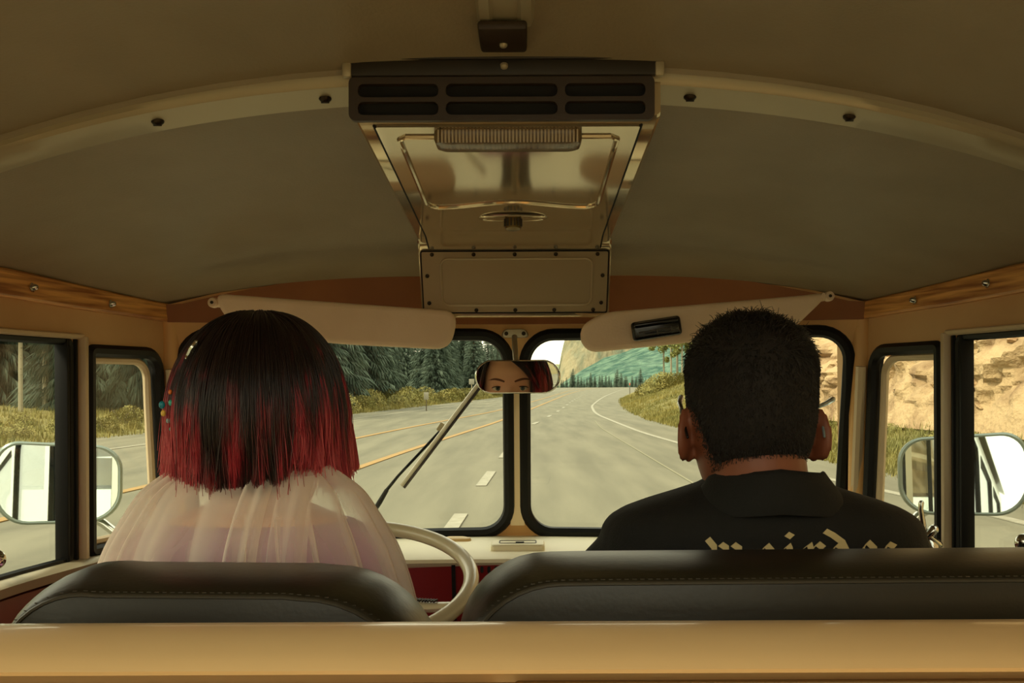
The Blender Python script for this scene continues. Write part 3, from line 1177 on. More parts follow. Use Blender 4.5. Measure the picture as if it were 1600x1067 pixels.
    b.tube([fm(u, v, .002) for u, v in densify(quarter(.004), .05)], .0115, 8, closed=True)
    b.build('rubber_seal', M_RUBBER, qn)
    b = MB()
    b.tube([fm(u, v, .012) for u, v in densify(quarter(.019), .05)], .0075, 8, closed=True)
    b.build('vent_frame', M_FRAME, qn)
    b = MB()
    panel(b, quarter(.017), [], lambda u, v, off: fm(u, v, off + .012), .004, .08)
    b.build('glass', M_GLASS, qn)
    if s > 0:
        lp = A(1452, 842, 1.60)
        b = MB()
        b.lathe([(.016, 0), (.016, .012), (.012, .018), (.009, .024), (.0001, .025)], lp + Vector((0, 0, -.026)), (-.2, 0, 1), 16)
        b.tube([lp + Vector((.012, 0, -.012)), lp + Vector((-.006, -.004, .002)), lp + Vector((.004, -.004, .012))], [.008, .007, .009], 10, round_ends=True)
        q = b.build('vent_latch', M_CHROME, qn)
        b = MB()
        b.tube([lp + Vector((-.008, 0, 0)), lp + Vector((-.011, 0, .02)), lp + Vector((-.014, .002, .045)), lp + Vector((-.013, .002, .055))], [.0055, .005, .0042, .0045], 10, round_ends=True)
        b.build('lever', M_CHROME, q)
    # rear side windows
    for k, (a, c) in enumerate(RW):
        rw = thing('window_%d' % (7 + k + (3 if s > 0 else 0)), V3(s * .79, (a + c) / 2, WB), 'enlarged rear side window %s the van, %s' % ('on the driver side of' if s < 0 else 'on the passenger side of', ('rearmost', 'middle', 'next to the front seats')[k]), 'window')
        rw['kind'] = 'structure'
        b = MB()
        b.tube([fm(u, v, .003) for u, v in densify(rrect(a, c, RB, RT, .05), .08)], .010, 8, closed=True)
        b.build('rubber_seal', M_RUBBER, rw)
        b = MB()
        panel(b, rrect(a, c, RB, RT, .05), [], lambda u, v, off: fm(u, v, off + .008), .004, .12)
        b.build('glass', M_GLASS, rw)

# ---- front wall with the two windscreen panes: u = x, v = z
fmap = lambda u, v, off: V3(u, yf(u, v) + off, v)
panes = [rrect(-.628, -.016, -.306, .098, .058, 8), rrect(.016, .628, -.306, .098, .058, 8)]
out = [(-.652, -1.1), (.652, -1.1), (.652, .15)] + [(.64 * (1 - 2 * i / 20), .152 + .082 * (1 - abs(1 - 2 * i / 20) ** 2.2)) for i in range(21)] + [(-.652, .15)]
b = MB()
panel(b, out, panes, fmap, .03, .05, outer_mat=1)
wfr = struct(b.build('wall_front', [M_TAN, M_SKIN_OUT], loc=V3(0, 2, -.2), angle=30), 'orange tan painted windscreen surround and header of the cab', 'wall')
# brown header board above the panes and the cream centre pillar
b = MB()
hd = [(-.647, .118), (.647, .118), (.647, .15)] + [(.62 * (1 - 2 * i / 20), .152 + .078 * (1 - abs(1 - 2 * i / 20) ** 2.2)) for i in range(21)] + [(-.647, .15)]
panel(b, hd, [], lambda u, v, off: fmap(u, v, -.005 + off), .005, .05)
o = b.build('header_board', mat('brown_header', lin(150, 92, 44), .55, c2=lin(136, 80, 36), scale=7), wfr)
o['label'] = 'brown header board above the windscreen'
b = MB()
panel(b, [(-.0145, -.29), (-.010, -.10), (-.010, .035), (.010, .035), (.010, -.10), (.0145, -.29)], [], lambda u, v, off: fmap(u, v, -.006 + off), .006, .05)
o = b.build('centre_pillar', mat('cream_pillar', lin(244, 222, 178), .5), wfr)
o['label'] = 'cream strip on the centre pillar'
# corner posts
for s in (-1, 1):
    b = MB()
    pts = [V3(s * .650, 1.872 - .05 * (z - .16), z) for z in (.15, .06, 0, -.1, -.2, -.32)]
    b.tube(pts, .021, 10)
    o = b.build('corner_post', M_TAN, wfr)
    b = MB()
    pts = [V3(s * .6415, 1.868 - .14 * (z + .10), z) for z in (.03, -.1, -.2, -.3)]
    b.tube(pts, .010, 8)
    o = b.build('corner_trim', M_FRAME, wfr)
for k, (pn, who) in enumerate(zip(panes, ("driver's", "passenger's"))):
    wn = thing('window_%d' % (k + 1), V3((-.32, .32)[k], 2.0, -.3), "%s half of the split windscreen in a black rubber seal" % who, 'window')
    wn['kind'] = 'structure'
    b = MB()
    b.tube([fmap(u, v, .0) for u, v in densify(pn, .04)], .0125, 8, closed=True)
    b.build('rubber_seal', M_RUBBER, wn)
    b = MB()
    panel(b, pn, [], lambda u, v, off: fmap(u, v, off + .012), .004, .08)
    b.build('glass', M_GLASS, wn)

# ---- back wall, floor
b = MB()
panel(b, rrect(-.79, .79, -1.1, .40, (.3, .3, .02, .02)), [rrect(-.66, .66, -.46, .22, .08)], lambda u, v, off: V3(u, -2.4 - off, v), .03, .1, outer_mat=1)  # tailgate opening, out of view, enlarged to light the cabin
struct(b.build('wall_back', [M_CREAM, M_SKIN_OUT], loc=V3(0, -2.4, -.5)), 'tailgate end of the van behind the camera', 'wall')
wn = thing('window_13', V3(0, -2.42, -.46), 'enlarged tailgate window behind the camera', 'window')
wn['kind'] = 'structure'
b = MB()
panel(b, rrect(-.66, .66, -.46, .22, .08), [], lambda u, v, off: V3(u, -2.41 - off, v), .004, .15)
b.build('glass', M_GLASS, wn)
b = MB()
b.tube([V3(u, -2.4, v) for u, v in densify(rrect(-.66, .66, -.46, .22, .08), .1)], .012, 8, closed=True)
b.build('rubber_seal', M_RUBBER, wn)
b = MB()
b.box(V3(0, -.18, -1.115), (1.6, 4.5, .05), .005)
struct(b.build('floor', M_FLOOR), 'grey cab floor', 'floor')

# ---- cream bulkhead behind the front seats
b = MB()
prof = [(.80, -.30), (.80, -.196), (.795, -.190), (.785, -.187), (.77, -.1865), (.757, -.1875), (.742, -.1905), (.727, -.195), (.717, -.200), (.712, -.2045), (.713, -.2075), (.72, -.209), (.735, -.2095), (.735, -.30)]
b.loft([[V3(x, yy, z) for yy, z in prof] for x in np.linspace(-.765, .765, 30)])
bulk = struct(b.build('partition', M_CREAMD, loc=V3(0, .75, -.3), angle=35), 'cream painted bulkhead ledge across the van behind the front seats', 'bulkhead')
b = MB()
b.box(V3(0, .742, -.66), (1.53, .03, .88), .004)
b.build('lower_panel', mat('tan_lower_panel', lin(150, 116, 66), .5), bulk)
b = MB()
b.box(V3(-.375, .7245, -.30), (.74, .008, .165), .003)
b.build('cover_panel', mat('tan_cover', lin(160, 124, 72), .5), bulk)
b = MB()
b.box(V3(.40, .7245, -.30), (.78, .008, .168), .003)
b.build('cover_panel', mat('brown_cover', lin(112, 84, 46), .5), bulk)

# ---- front seats
def seat(name, x0, x1, zt0, zt1, rl, rr_, label):
    r = thing(name, V3((x0 + x1) / 2, .95, -1.09), label, 'seat')

    def outl(ins, zb=-.74):
        P = []
        a, c = x0 + ins, x1 - ins
        for i in range(13):
            t = math.pi / 2 * i / 12
            P.append((c - rr_ + rr_ * math.cos(t) ** .8 if rr_ else c, None, t))
        top = lambda x: zt0 + (zt1 - zt0) * (x - x0) / (x1 - x0) - ins
        R_, L_ = [], []
        for i in range(11):
            t = math.pi / 2 * i / 10
            R_.append((c - rr_ + rr_ * math.cos(t), top(c) - rr_ * .95 + rr_ * .95 * math.sin(t)))
            L_.append((a + rl - rl * math.sin(t), top(a) - rl * .95 + rl * .95 * math.cos(t)))
        M_ = [(c - rr_ + (a + rl - c + rr_) * k / 14, top(c - rr_ + (a + rl - c + rr_) * k / 14)) for k in range(1, 14)]
        return [(c, zb + ins)] + [(c, zb + (top(c) - rr_ - zb) * k / 4) for k in (1, 2, 3)] + R_ + M_ + L_ + [(a, zb + (top(a) - rl - zb) * k / 4) for k in (3, 2, 1)] + [(a, zb + ins)]
    b = MB()
    prof = [(.862, .0125), (.8635, .0100), (.871, .0072), (.885, .004), (.905, .0015), (.93, 0), (.965, 0), (.99, .004), (1.01, .013), (1.02, .026), (1.024, .05)]
    b.loft([[V3(x, yy, z) for x, z in outl(ins)] for yy, ins in prof])
    b.build('backrest', M_SEAT, r, angle=60)
    b = MB()
    b.tube([V3(x, .8625, z) for x, z in outl(.0112)[1:-1]], .0020, 6)
    b.build('piping', M_PIPE, r)
    b = MB()
    for (xa, za), (xb, zb_) in zip(outl(.0086)[3:-3], outl(.0086)[4:-2]):
        L_ = math.hypot(xb - xa, zb_ - za)
        for k in range(int(L_ / .006)):
            t = (k + .5) / max(1, int(L_ / .006))
            b.box(V3(xa + (xb - xa) * t, .8672, za + (zb_ - za) * t), (.0036, .0012, .0008))
    o = b.build('stitch_row', M_PIPE, r, smooth=False)
    o['kind'] = 'stuff'
    b = MB()
    b.box(V3((x0 + x1) / 2, 1.24, -.79), (x1 - x0 + .02, .50, .15), .05, seg=3)
    b.build('seat_cushion', M_SEAT, r)
    b = MB()
    b.box(V3((x0 + x1) / 2, 1.22, -.975), (x1 - x0 - .02, .44, .23), .01)
    b.build('seat_base', M_RED, r)
    return r


seat('driver_seat', -.452, -.062, -.1695, -.1745, .075, .105, 'dark olive vinyl driver seat with piped round cornered backrest')
seat('bench_seat', -.046, .60, -.1625, -.160, .085, .06, "wider dark vinyl passenger bench seat behind the black jacket")

# ============================================================ overhead vent box
r = thing('overhead_vent_box', V3(0, 1.4, .29), 'large glossy beige metal air vent box hanging under the headliner centre', 'vent box')
HW = .169
zb = lambda y: .2915 - (y - 1.10) * .0665          # underside slopes down to the front
b = MB()
prof = [(1.098, .345), (1.098, .296), (1.104, zb(1.104)), (1.4, zb(1.4)), (1.69, zb(1.69)), (1.72, zb(1.72) - .003), (1.742, zb(1.742) - .012), (1.752, zb(1.75) - .028), (1.80, .128), (1.806, .122), (1.83, .122), (1.86, .26), (1.5, .345)]
rg = []
for sx_, dz in ((-HW, .004), (-HW + .004, 0), (HW - .004, 0), (HW, .004)):
    rg.append([V3(sx_, y, z + (dz if z < .31 else 0)) for y, z in prof])
b.loft(rg)
b.build('housing', M_BOXM, r, angle=35)
# lower lid: a separate sheet with a fine gap round it
b = MB()
lid = rrect(-.148, .148, 1.112, 1.735, .004)
zl = lambda y: zb(y) - (0 if y < 1.70 else .012 * sstep(1.69, 1.75, y))
b.cur = 0
panel(b, lid, [], lambda u, v, off: V3(u, v, zl(v) - .0005 - off), .003, .05)
b.build('lid', M_BOXM, r)
b = MB()
for s in (-1, 1):
    b.tube([V3(s * .1495, y, zl(y) - .0016) for y in np.linspace(1.112, 1.735, 12)], .0016, 6)
b.build('lid_seam', M_DARK, r)
# pressed bead with the wavy front edge
b = MB()
pts = [V3(-.118, 1.145, 0), V3(-.126, 1.155, 0)] + [V3(-.126, y, 0) for y in np.linspace(1.2, 1.45, 5)] + [V3(-.120, 1.468, 0)]
for i in range(17):
    x = -.11 + .22 * i / 16
    pts.append(V3(x, 1.478 - .030 * (math.cos(x / .11 * math.pi) * .5 + .5), 0))
pts += [V3(.120, 1.468, 0)] + [V3(.126, y, 0) for y in np.linspace(1.45, 1.2, 5)] + [V3(.126, 1.155, 0), V3(.118, 1.145, 0)]
b.tube([V3(p.x, p.y, zb(p.y) - .0035) for p in pts], .0036, 8, closed=True)
b.build('pressed_bead', M_BOXM, r)
# dome lamp
b = MB()
b.loft([[V3(x, y, zb(1.14) - .003 - d) for x, y in rrect(-.084 + i, .084 - i, 1.118 + i, 1.168 - i, .012)] for d, i in ((-.002, 0), (.008, 0), (.013, .002), (.015, .006))])
lamp = b.build('lamp_lens', mat('ribbed_lens', lin(120, 100, 70), .25, c2=lin(96, 78, 52), scale=60, stretch=(6, .2, .2)), r)
b = MB()
for i in range(40):
    x = -.078 + .156 * i / 39
    b.box(V3(x, 1.118, zb(1.14) - .010), (.0018, .003, .014))
q = b.build('lens_rib', M_PLATE, lamp, smooth=False)
q['kind'] = 'stuff'
# knob in its oval escutcheon
ky = 1.545
b = MB()
b.loft([[V3(.052 * k * math.cos(a), ky + .030 * k * math.sin(a), zb(ky) - .003 - d) for a in np.linspace(0, 2 * math.pi, 32, endpoint=False)] for k, d in ((1.04, 0), (1.0, .0022), (.95, .0028), (.90, .0012), (.5, .0008))])
b.build('escutcheon', M_BOXM, r)
b = MB()
b.lathe([(.013, 0), (.013, .016), (.0115, .019), (.006, .021), (.0001, .0212)], V3(0, ky, zb(ky) - .003), (0, -.15, -1), 18)
kn = b.build('knob', mat('knob_metal', lin(112, 92, 52), .3, .7), r)
b = MB()
for i in range(14):
    a = 2 * math.pi * i / 14
    b.box(V3(.013 * math.cos(a), ky - .0018 + .013 * math.sin(a), zb(ky) - .012), (.0025, .0025, .012))
q = b.build('knurl', M_BROWN, kn, smooth=False)
q['kind'] = 'stuff'
# front access plate
pl = lambda u, v, off: V3(u, 1.752 + (.222 - v) / .094 * .048 - .003 - off, v)
b = MB()
panel(b, rrect(-.1635, .1635, .130, .2315, .003), [], pl, .003, .04)
plate = b.build('access_plate', M_PLATE, r)
b = MB()
b.tube([pl(u, v, .003) for u, v in densify(rrect(-.130, .136, .142, .220, .012), .03)], .0024, 8, closed=True)
b.build('pressed_rim', M_PLATE, plate)
b = MB()
b.tube([pl(u, v, .001) for u, v in densify(rrect(-.1648, .1648, .1288, .2328, .003), .04)], .0012, 6, closed=True)
b.build('plate_gap', M_DARK, plate)
for u, v in [(-.145, .2275), (-.072, .2275), (0, .2275), (.072, .2275), (.145, .2275), (-.155, .192), (.155, .192), (-.154, .146), (.154, .146), (-.07, .1335), (0, .1335), (.07, .1335), (.14, .1335)]:
    MB().lathe([(.0038, -.001), (.0036, .002), (.002, .003), (.0001, .0032)], pl(u, v, .003), (0, -1, -.4), 10).build('screw', M_SCREW, plate)
# rear grille
b = MB()
gz0, gz1 = .292, .331
gy = 1.094
panel(b, rrect(-.170, .164, gz0 - .004, gz1 + .006, .008), [rrect(a, c, z0, z1, .006, 3) for a, c in ((-.160, -.072), (-.064, .058), (.066, .154)) for z0, z1 in ((gz0 + .002, gz0 + .0165), (gz0 + .0215, gz0 + .036))], lambda u, v, off: V3(u - .003, gy - off, v), .008, .03)
gr = b.build('grille', M_BROWN, r, angle=30)
b = MB()
b.box(V3(-.006, 1.0965, (gz0 + gz1) / 2), (.325, .003, .042))
b.build('grille_backing', M_DARK, gr)
b = MB()
b.box(V3(-.004, 1.090, .3545), (.352, .024, .004), .001)
b.box(V3(-.004, 1.086, .3445), (.336, .010, .018), .002)
b.build('flange', mat('dark_flange', lin(38, 31, 20), .5), r)
for s in (-1, 1):
    MB().box(V3(-.004 + s * .170, 1.083, .342), (.010, .008, .016), .002).build('flange_tab', M_STRIP, r)
b = MB()
b.box(V3(-.003, 1.045, .362), (.050, .085, .010), .003)
b.build('mount_bracket', M_BROWN, r)
for y, z in ((1.045, .3565), (1.079, .345)):
    MB().lathe([(.0045, -.001), (.004, .002), (.002, .0035), (.0001, .0037)], V3(-.003, y, z), (0, -.5, -1), 10).build('screw', M_STRIP, r)

# ============================================================ sun visors
def inset(poly, d):
    k = len(poly)
    ar = sum(poly[i - 1][0] * poly[i][1] - poly[i][0] * poly[i - 1][1] for i in range(k))
    sg = 1 if ar > 0 else -1
    out_ = []
    for i in range(k):
        t = Vector(poly[(i + 1) % k]) - Vector(poly[i - 1])
        t.normalize()
        out_.append((poly[i][0] - t.y * d * sg, poly[i][1] + t.x * d * sg))
    return out_


def visor(label, outline, y0, tilt, tk, hinge):
    """outline: photo-plane corners turned into metres on a tilted sheet"""
    poly = outline
    c = Vector((sum(p[0] for p in poly) / len(poly), sum(p[1] for p in poly) / len(poly)))
    r = thing('sun_visor', V3(c.x, y0, c.y), label, 'sun visor')
    fm = lambda x, z, off: V3(x, y0 + tilt * (z - c.y) + off + yoff(x), z)
    yoff = lambda x: -.07 * (abs(x) / .6) ** 1.6
    b = MB()
    b.loft([[fm(p[0], p[1], off) for p in inset(poly, ins)] for off, ins in ((-tk, .009), (-tk * .92, .004), (-tk * .6, .001), (0, 0), (tk * .6, .001), (tk * .92, .004), (tk, .009))], caps=False)
    panel(b, inset(poly, .009), [], lambda u, v, off: fm(u, v, off - tk), 2 * tk, .04)
    b.build('pad', M_VISOR, r, angle=60)
    hx, hz = hinge
    b = MB()
    sgn = 1 if hx > 0 else -1
    b.lathe([(.0001, -.010), (.0075, -.010), (.0088, -.006), (.0088, .006), (.007, .010), (.0001, .010)], fm(hx + sgn * .010, hz, 0), (0, 1, 0), 18)
    b.tube([fm(hx + sgn * .012, hz, 0), fm(hx - sgn * .03, hz - .004, 0)], .007, 10)
    q = b.build('hinge', M_VISOR, r)
    MB().lathe([(.0028, 0), (.0028, .002), (.0001, .0025)], fm(hx + sgn * .010, hz, -.010), (0, -1, 0), 10).build('screw', M_SCREW, q)
    return r, fm


def rounded(pts, rad, n=6):
    out = []
    k = len(pts)
    for i in range(k):
        p, a, c = Vector(pts[i]), Vector(pts[i - 1]), Vector(pts[(i + 1) % k])
        rr_ = rad[i]
        u, w = (a - p).normalized(), (c - p).normalized()
        s, e = p + u * rr_, p + w * rr_
        for j in range(n + 1):
            t = j / n
            q = s.lerp(p, t).lerp(p.lerp(e, t), t)
            out.append((q.x, q.y))
    return densify(out, .03)


def px2(px, py, y):
    p = A(px, py, y)
    return (p.x, p.z - H)


vl = rounded([px2(338, 457, 1.74), px2(718, 486, 1.80), px2(704, 546, 1.80), px2(520, 536, 1.79), px2(400, 520, 1.76), px2(352, 500, 1.74)], [.02, .03, .03, .05, .05, .03])
visor('long beige padded sun visor on the driver side, folded down, without a clip', vl, 1.80, -.25, .011, (-.515, .144))
vr = rounded([px2(1291, 461, 1.74), px2(1282, 474, 1.74), px2(1236, 518, 1.76), px2(1085, 536, 1.79), px2(915, 552, 1.80), px2(901, 512, 1.80), px2(945, 489, 1.80)], [.008, .012, .02, .05, .025, .03, .02])
vis, fmv = visor("beige padded sun visor in front of the passenger with a black clip holder on it", vr, 1.80, -.25, .011, (.535, .150))
r = thing('clip_holder', fmv(.258, .097, -.02), 'black slotted clip holder strapped on the passenger sun visor', 'holder')
ang = math.atan2(12, 80)
rot = Matrix.Rotation(-ang, 3, 'Y')
c = A(1026, 514, 1.765)
b = MB()
b.box(c, (.088, .016, .034), .006, rot, 3)
b.build('case', M_SHADES, r)
b = MB()
for i, dz in enumerate((-.009, -.003)):
    b.box(c + rot @ Vector((0.002, -.009, dz)), (.07, .003, .003), .001, rot)
for dx in (-.025, 0, .025):
    b.box(c + rot @ Vector((dx, -.0095, -.006)), (.003, .003, .011), .001, rot)
b.build('slot_rail', mat('dark_grey_plastic', lin(66, 62, 54), .35), r)
b = MB()
b.box(c + rot @ Vector((0, -.006, .010)), (.08, .012, .010), .004, rot)
b.build('hood', M_SHADES, r)

# ============================================================ rear-view mirror (aimed at the driver's eyes)
CAMP = Vector((CX0, 0, H))
EYES = Vector((-.262, 1.248, H - .036))             # between the driver's eyes
hp = A(796, 605, 1.84)
Nn = ((CAMP - hp).normalized() + (EYES - hp).normalized()).normalized()
Mc = A(808, 588.5, 1.84)
r = thing('rear_view_mirror', Mc + Vector((0, .02, .09)), 'pill shaped rear-view mirror on a chrome stem, showing the driver eyes', 'mirror')
ux = Vector((0, 0, 1)).cross(Nn).normalized() * -1
ux = ux if ux.x > 0 else -ux
uz = Nn.cross(ux)
uz = uz if uz.z > 0 else -uz
fr_ = lambda u, v, d: Mc + ux * u + uz * v - Nn * d
sh = rrect(-.0785, .0785, -.0305, .0305, .0295, 8)
sh = [(u, v * (1 - .08 * (u / .0785) ** 2)) for u, v in sh]
b = MB()
b.loft([[fr_(u * k, v * k2, d) for u, v in sh] for k, k2, d in ((1.0, 1.0, -.001), (1.025, 1.05, .001), (1.025, 1.05, .006), (.97, .93, .013), (.6, .5, .018))])
b.build('casing', M_CHROME, r)
b = MB()
b.loft([[fr_(u * k, v * k, d) for u, v in sh] for k, d in ((.995, .0005), (.995, -.0018), (.98, -.0022))])
b.build('mirror_glass', M_MIRROR, r, smooth=False)
b = MB()
b.tube([fr_(0, .0, .016), fr_(0, .01, .022), A(806, 560, 1.885), A(804, 526, 1.955)], [.006, .006, .0055, .0055], 10)
b.build('stem', M_STRIP, r)
b = MB()
pc_ = A(805, 522, 1.962)
b.loft([[pc_ + Vector((u * k, d, v * k)) for u, v in rrect(-.026, .026, -.007, .010, (.012, .012, .005, .005))] for k, d in ((1, .004), (1, -.003), (.9, -.006))])
br = b.build('bracket', M_STRIP, r)
for s in (-1, 1):
    MB().lathe([(.0042, 0), (.004, .002), (.0001, .003)], pc_ + Vector((s * .017, -.006, .001)), (0, -1, 0), 10).build('screw', M_SCREW, br)

# ============================================================ wiper outside the driver's pane
r = thing('windshield_wiper', A(590, 785, 2.08), "thin wiper with pale blade resting across the driver's windscreen", 'wiper')
b = MB()
b.tube([A(585, 795, 2.075), A(592, 784, 2.085), A(604, 764, 2.085)], [.005, .0055, .0045], 8)
b.tube([A(604, 764, 2.085), A(622, 742, 2.09), A(660, 702, 2.09), A(688, 672, 2.09)], [.0035, .003, .003, .003], 8)
b.build('arm', M_BLACKM, r)
b = MB()
b.box(A(688, 666, 2.085), (.010, .012, .020), .003, Matrix.Rotation(math.radians(32), 3, 'Y'))
b.build('blade_clip', M_STRIP, r)
e0, e1 = A(627, 758, 2.07), A(757, 588, 2.035)
dv = (e1 - e0).normalized()
nv_ = Vector((dv.z, 0, -dv.x))
b = MB()
b.tube([e0, e1], .0035, 8, flat=1.4)
b.build('blade_spine', mat('pale_spine', lin(216, 206, 184), .35, .3), r)
b = MB()
b.tube([e0 + nv_ * .006, e1 + nv_ * .006], .0034, 6)
b.build('blade_rubber', mat('dark_wiper_rubber', lin(58, 46, 46), .6), r)

# ============================================================ door mirrors
def door_mirror(label, ctr, w, h, out_dir, s):
    r = thing('door_mirror', ctr + Vector((0, 0, -.12)), label, 'mirror')
    N_ = ((CAMP - ctr).normalized() + Vector(out_dir).normalized()).normalized()
    a = Vector((0, 0, 1)).cross(N_).normalized()
    a = a if a.x > 0 else -a
    c = N_.cross(a)
    c = c if c.z > 0 else -c
    f = lambda u, v, d: ctr + a * u + c * v - N_ * d
    sh = rrect(-w / 2, w / 2, -h / 2, h / 2, (.045, .045, .06, .06), 8)
    sh = [(u + s * .05 * v * .0, v * (1 + s * .10 * u / w) + s * .04 * u) for u, v in sh]
    b = MB()
    b.loft([[f(u * k, v * k2, d) for u, v in sh] for k, k2, d in ((.95, .93, -.002), (1.0, 1.0, -.004), (1.03, 1.05, 0), (1.03, 1.05, .012), (.96, .94, .03), (.5, .45, .045))])
    b.build('casing', mat('grey_mirror_casing', lin(118, 130, 122), .3, .4), r)
    b = MB()
    b.loft([[f(u * k, v * k, d) for u, v in sh] for k, d in ((.962, .001), (.962, -.0035))])
    b.build('mirror_glass', M_MIRROR_OUT, r, smooth=False)
    b = MB()
    base = V3(s * .70, 1.98, -.33)
    q0 = f(-s * .02, -h * .3, .035)
    q1 = f(-s * w * .35, -h * .55, .03)
    b.tube([q0, q1, q1.lerp(base, .5) + Vector((0, 0, -.02)), base], .009, 10)
    b.build('arm', M_CHROME, r)
    b = MB()
    b.lathe([(.02, 0), (.02, .01), (.012, .016), (.0001, .018)], base + Vector((-s * .01, 0, 0)), (s, 0, 0), 14)
    b.build('mount', M_CHROME, r)
    return r


door_mirror("wide rounded door mirror outside the driver's window, reflecting pale sky and van side", A(91, 752, 1.95), .225, .150, (.12, -1, .10), -1)
door_mirror("wide rounded door mirror outside the passenger's window, reflecting the roadside", A(1504, 745, 1.95), .232, .150, (-.06, -1, .12), 1)

# ============================================================ dashboard and what stands on it
r = thing('dashboard', V3(0, 1.85, -.45), 'cream topped dashboard with a glossy red front', 'dashboard')
b = MB()
prof = [(1.752, -.318), (1.746, -.313), (1.748, -.307), (1.76, -.3045), (1.90, -.309), (2.06, -.312), (2.06, -.33), (1.76, -.325)]
rg = []
for x in np.linspace(-.645, .645, 27):
    k = -.11 * (abs(x) / .64) ** 1.5
    rg.append([V3(x, y + (k * .6 if y > 1.8 else k * .3), z) for y, z in prof])
b.loft(rg)
b.build('dash_top', M_DASH, r, angle=50)
b = MB()
prof = [(1.752, -.317), (1.752, -.322), (1.790, -.45), (1.81, -.52), (1.87, -.52), (1.87, -.317)]
b.loft([[V3(x, y, z) for y, z in prof] for x in np.linspace(-.63, .63, 15)])
b.build('dash_front', M_RED, r, angle=30)
fq = lambda px, py: (A(px, py, 1.765).x, A(px, py, 1.765).z - H)
dfy = lambda z: 1.752 + (-.322 - z) * .297
b = MB()
x0, z0 = fq(705, 880)
x1, z1 = fq(711, 928)
b.loft([[V3(x, dfy(z) - d, z) for x in (x0, x1) for d in ((.002,) if x == x0 else (.002,))] + [V3(x1, dfy(z) + .004, z), V3(x0, dfy(z) + .004, z)] for z in (z0 + .003, (z0 + z1) / 2, z1 - .05)])
b.build('panel_gap', M_DARK, r)
for i in range(10):
    xx = A(741 + i * 11, 880, 1.76).x
    b = MB()
    z = -.3262
    b.loft([[V3(xx + u, dfy(z) - .001 - d, z + v) for u, v in rrect(-.0028, .0028, -.006, .006, .0027, 3)] for d in (-.003, .0008)])
    b.build('speaker_slot', M_DARK, r)
for px in (712, 960):
    p = A(px, 844, 1.985)
    b = MB()
    b.loft([[p + Vector((u * k, v * k - .004, d)) for u, v in rrect(-.030, .030, -.014, .014, .012)] for k, d in ((1, -.008), (1, .002), (.92, .006), (.6, .008))])
    b.build('defroster_outlet', mat('tan_outlet', lin(214, 180, 120), .5), r)
# radio-style opening with dark slit at the left of the wheel
r = thing('dash_ashtray', A(808, 852, 1.86) + Vector((0, 0, -.012)), 'flat cream ashtray box with dark slot on top of the dashboard', 'ashtray')
b = MB()
p = A(808, 852, 1.86)
p.z = H - .3075
b.loft([[p + Vector((u - k * (1 if u > 0 else -1), v - k * (1 if v > 0 else -1), d)) for u, v in rrect(-.050, .050, -.030, .030, .008)] for k, d in ((0, 0), (0, .009), (.002, .012), (.006, .0125))])
b.build('box', M_DASH, r)
b = MB()
b.tube([p + Vector((u, v, .0125)) for u, v in rrect(-.034, .034, -.014, .016, .003, 2)], .0012, 6, closed=True)
b.build('lid_gap', M_BROWN, r)
b = MB()
b.box(p + Vector((.004, -.010, .013)), (.016, .010, .003), .001)
b.build('finger_slot', M_DARK, r)

# ============================================================ steering wheel
wc = V3(-.262, 1.45, -.287)
r = thing('steering_wheel', wc, 'thin ivory steering wheel with two spokes in front of the driver', 'steering wheel')
tl_ = math.radians(15)
wq = lambda a, rad, up=0: wc + Vector((rad * math.cos(a), rad * math.sin(a) * math.cos(tl_) - up * math.sin(tl_), rad * math.sin(a) * math.sin(tl_) + up * math.cos(tl_)))
b = MB()
b.tube([wq(2 * math.pi * i / 72, .200) for i in range(72)], .0115, 12, closed=True, up=(0, 0, 1))
b.build('rim', M_WHEEL, r)
for a0 in (math.radians(-22), math.radians(202)):
    b = MB()
    b.tube([wq(a0, .192, -.002), wq(a0, .16, -.010), wq(a0, .10, -.018), wq(a0, .03, -.026)], [.011, .013, .015, .02], 12, flat=.55)
    sp_ = b.build('spoke', M_WHEEL, r)
    b = MB()
    for k in range(10):
        q = wq(a0, .165 - k * .0045, .001 - k * .0006)
        b.box(q, (.0014, .013, .003), .0, Matrix.Rotation(a0, 3, 'Z'))
    q = b.build('spoke_rib', M_BROWN, sp_, smooth=False)
    q['kind'] = 'stuff'
b = MB()
axw = Vector((0, -math.sin(tl_), math.cos(tl_)))
b.lathe([(.018, -.30), (.02, -.05), (.045, -.04), (.048, -.03), (.04, -.018), (.02, -.012), (.0001, -.010)], wc, axw, 24)
b.build('hub', M_WHEEL, r)

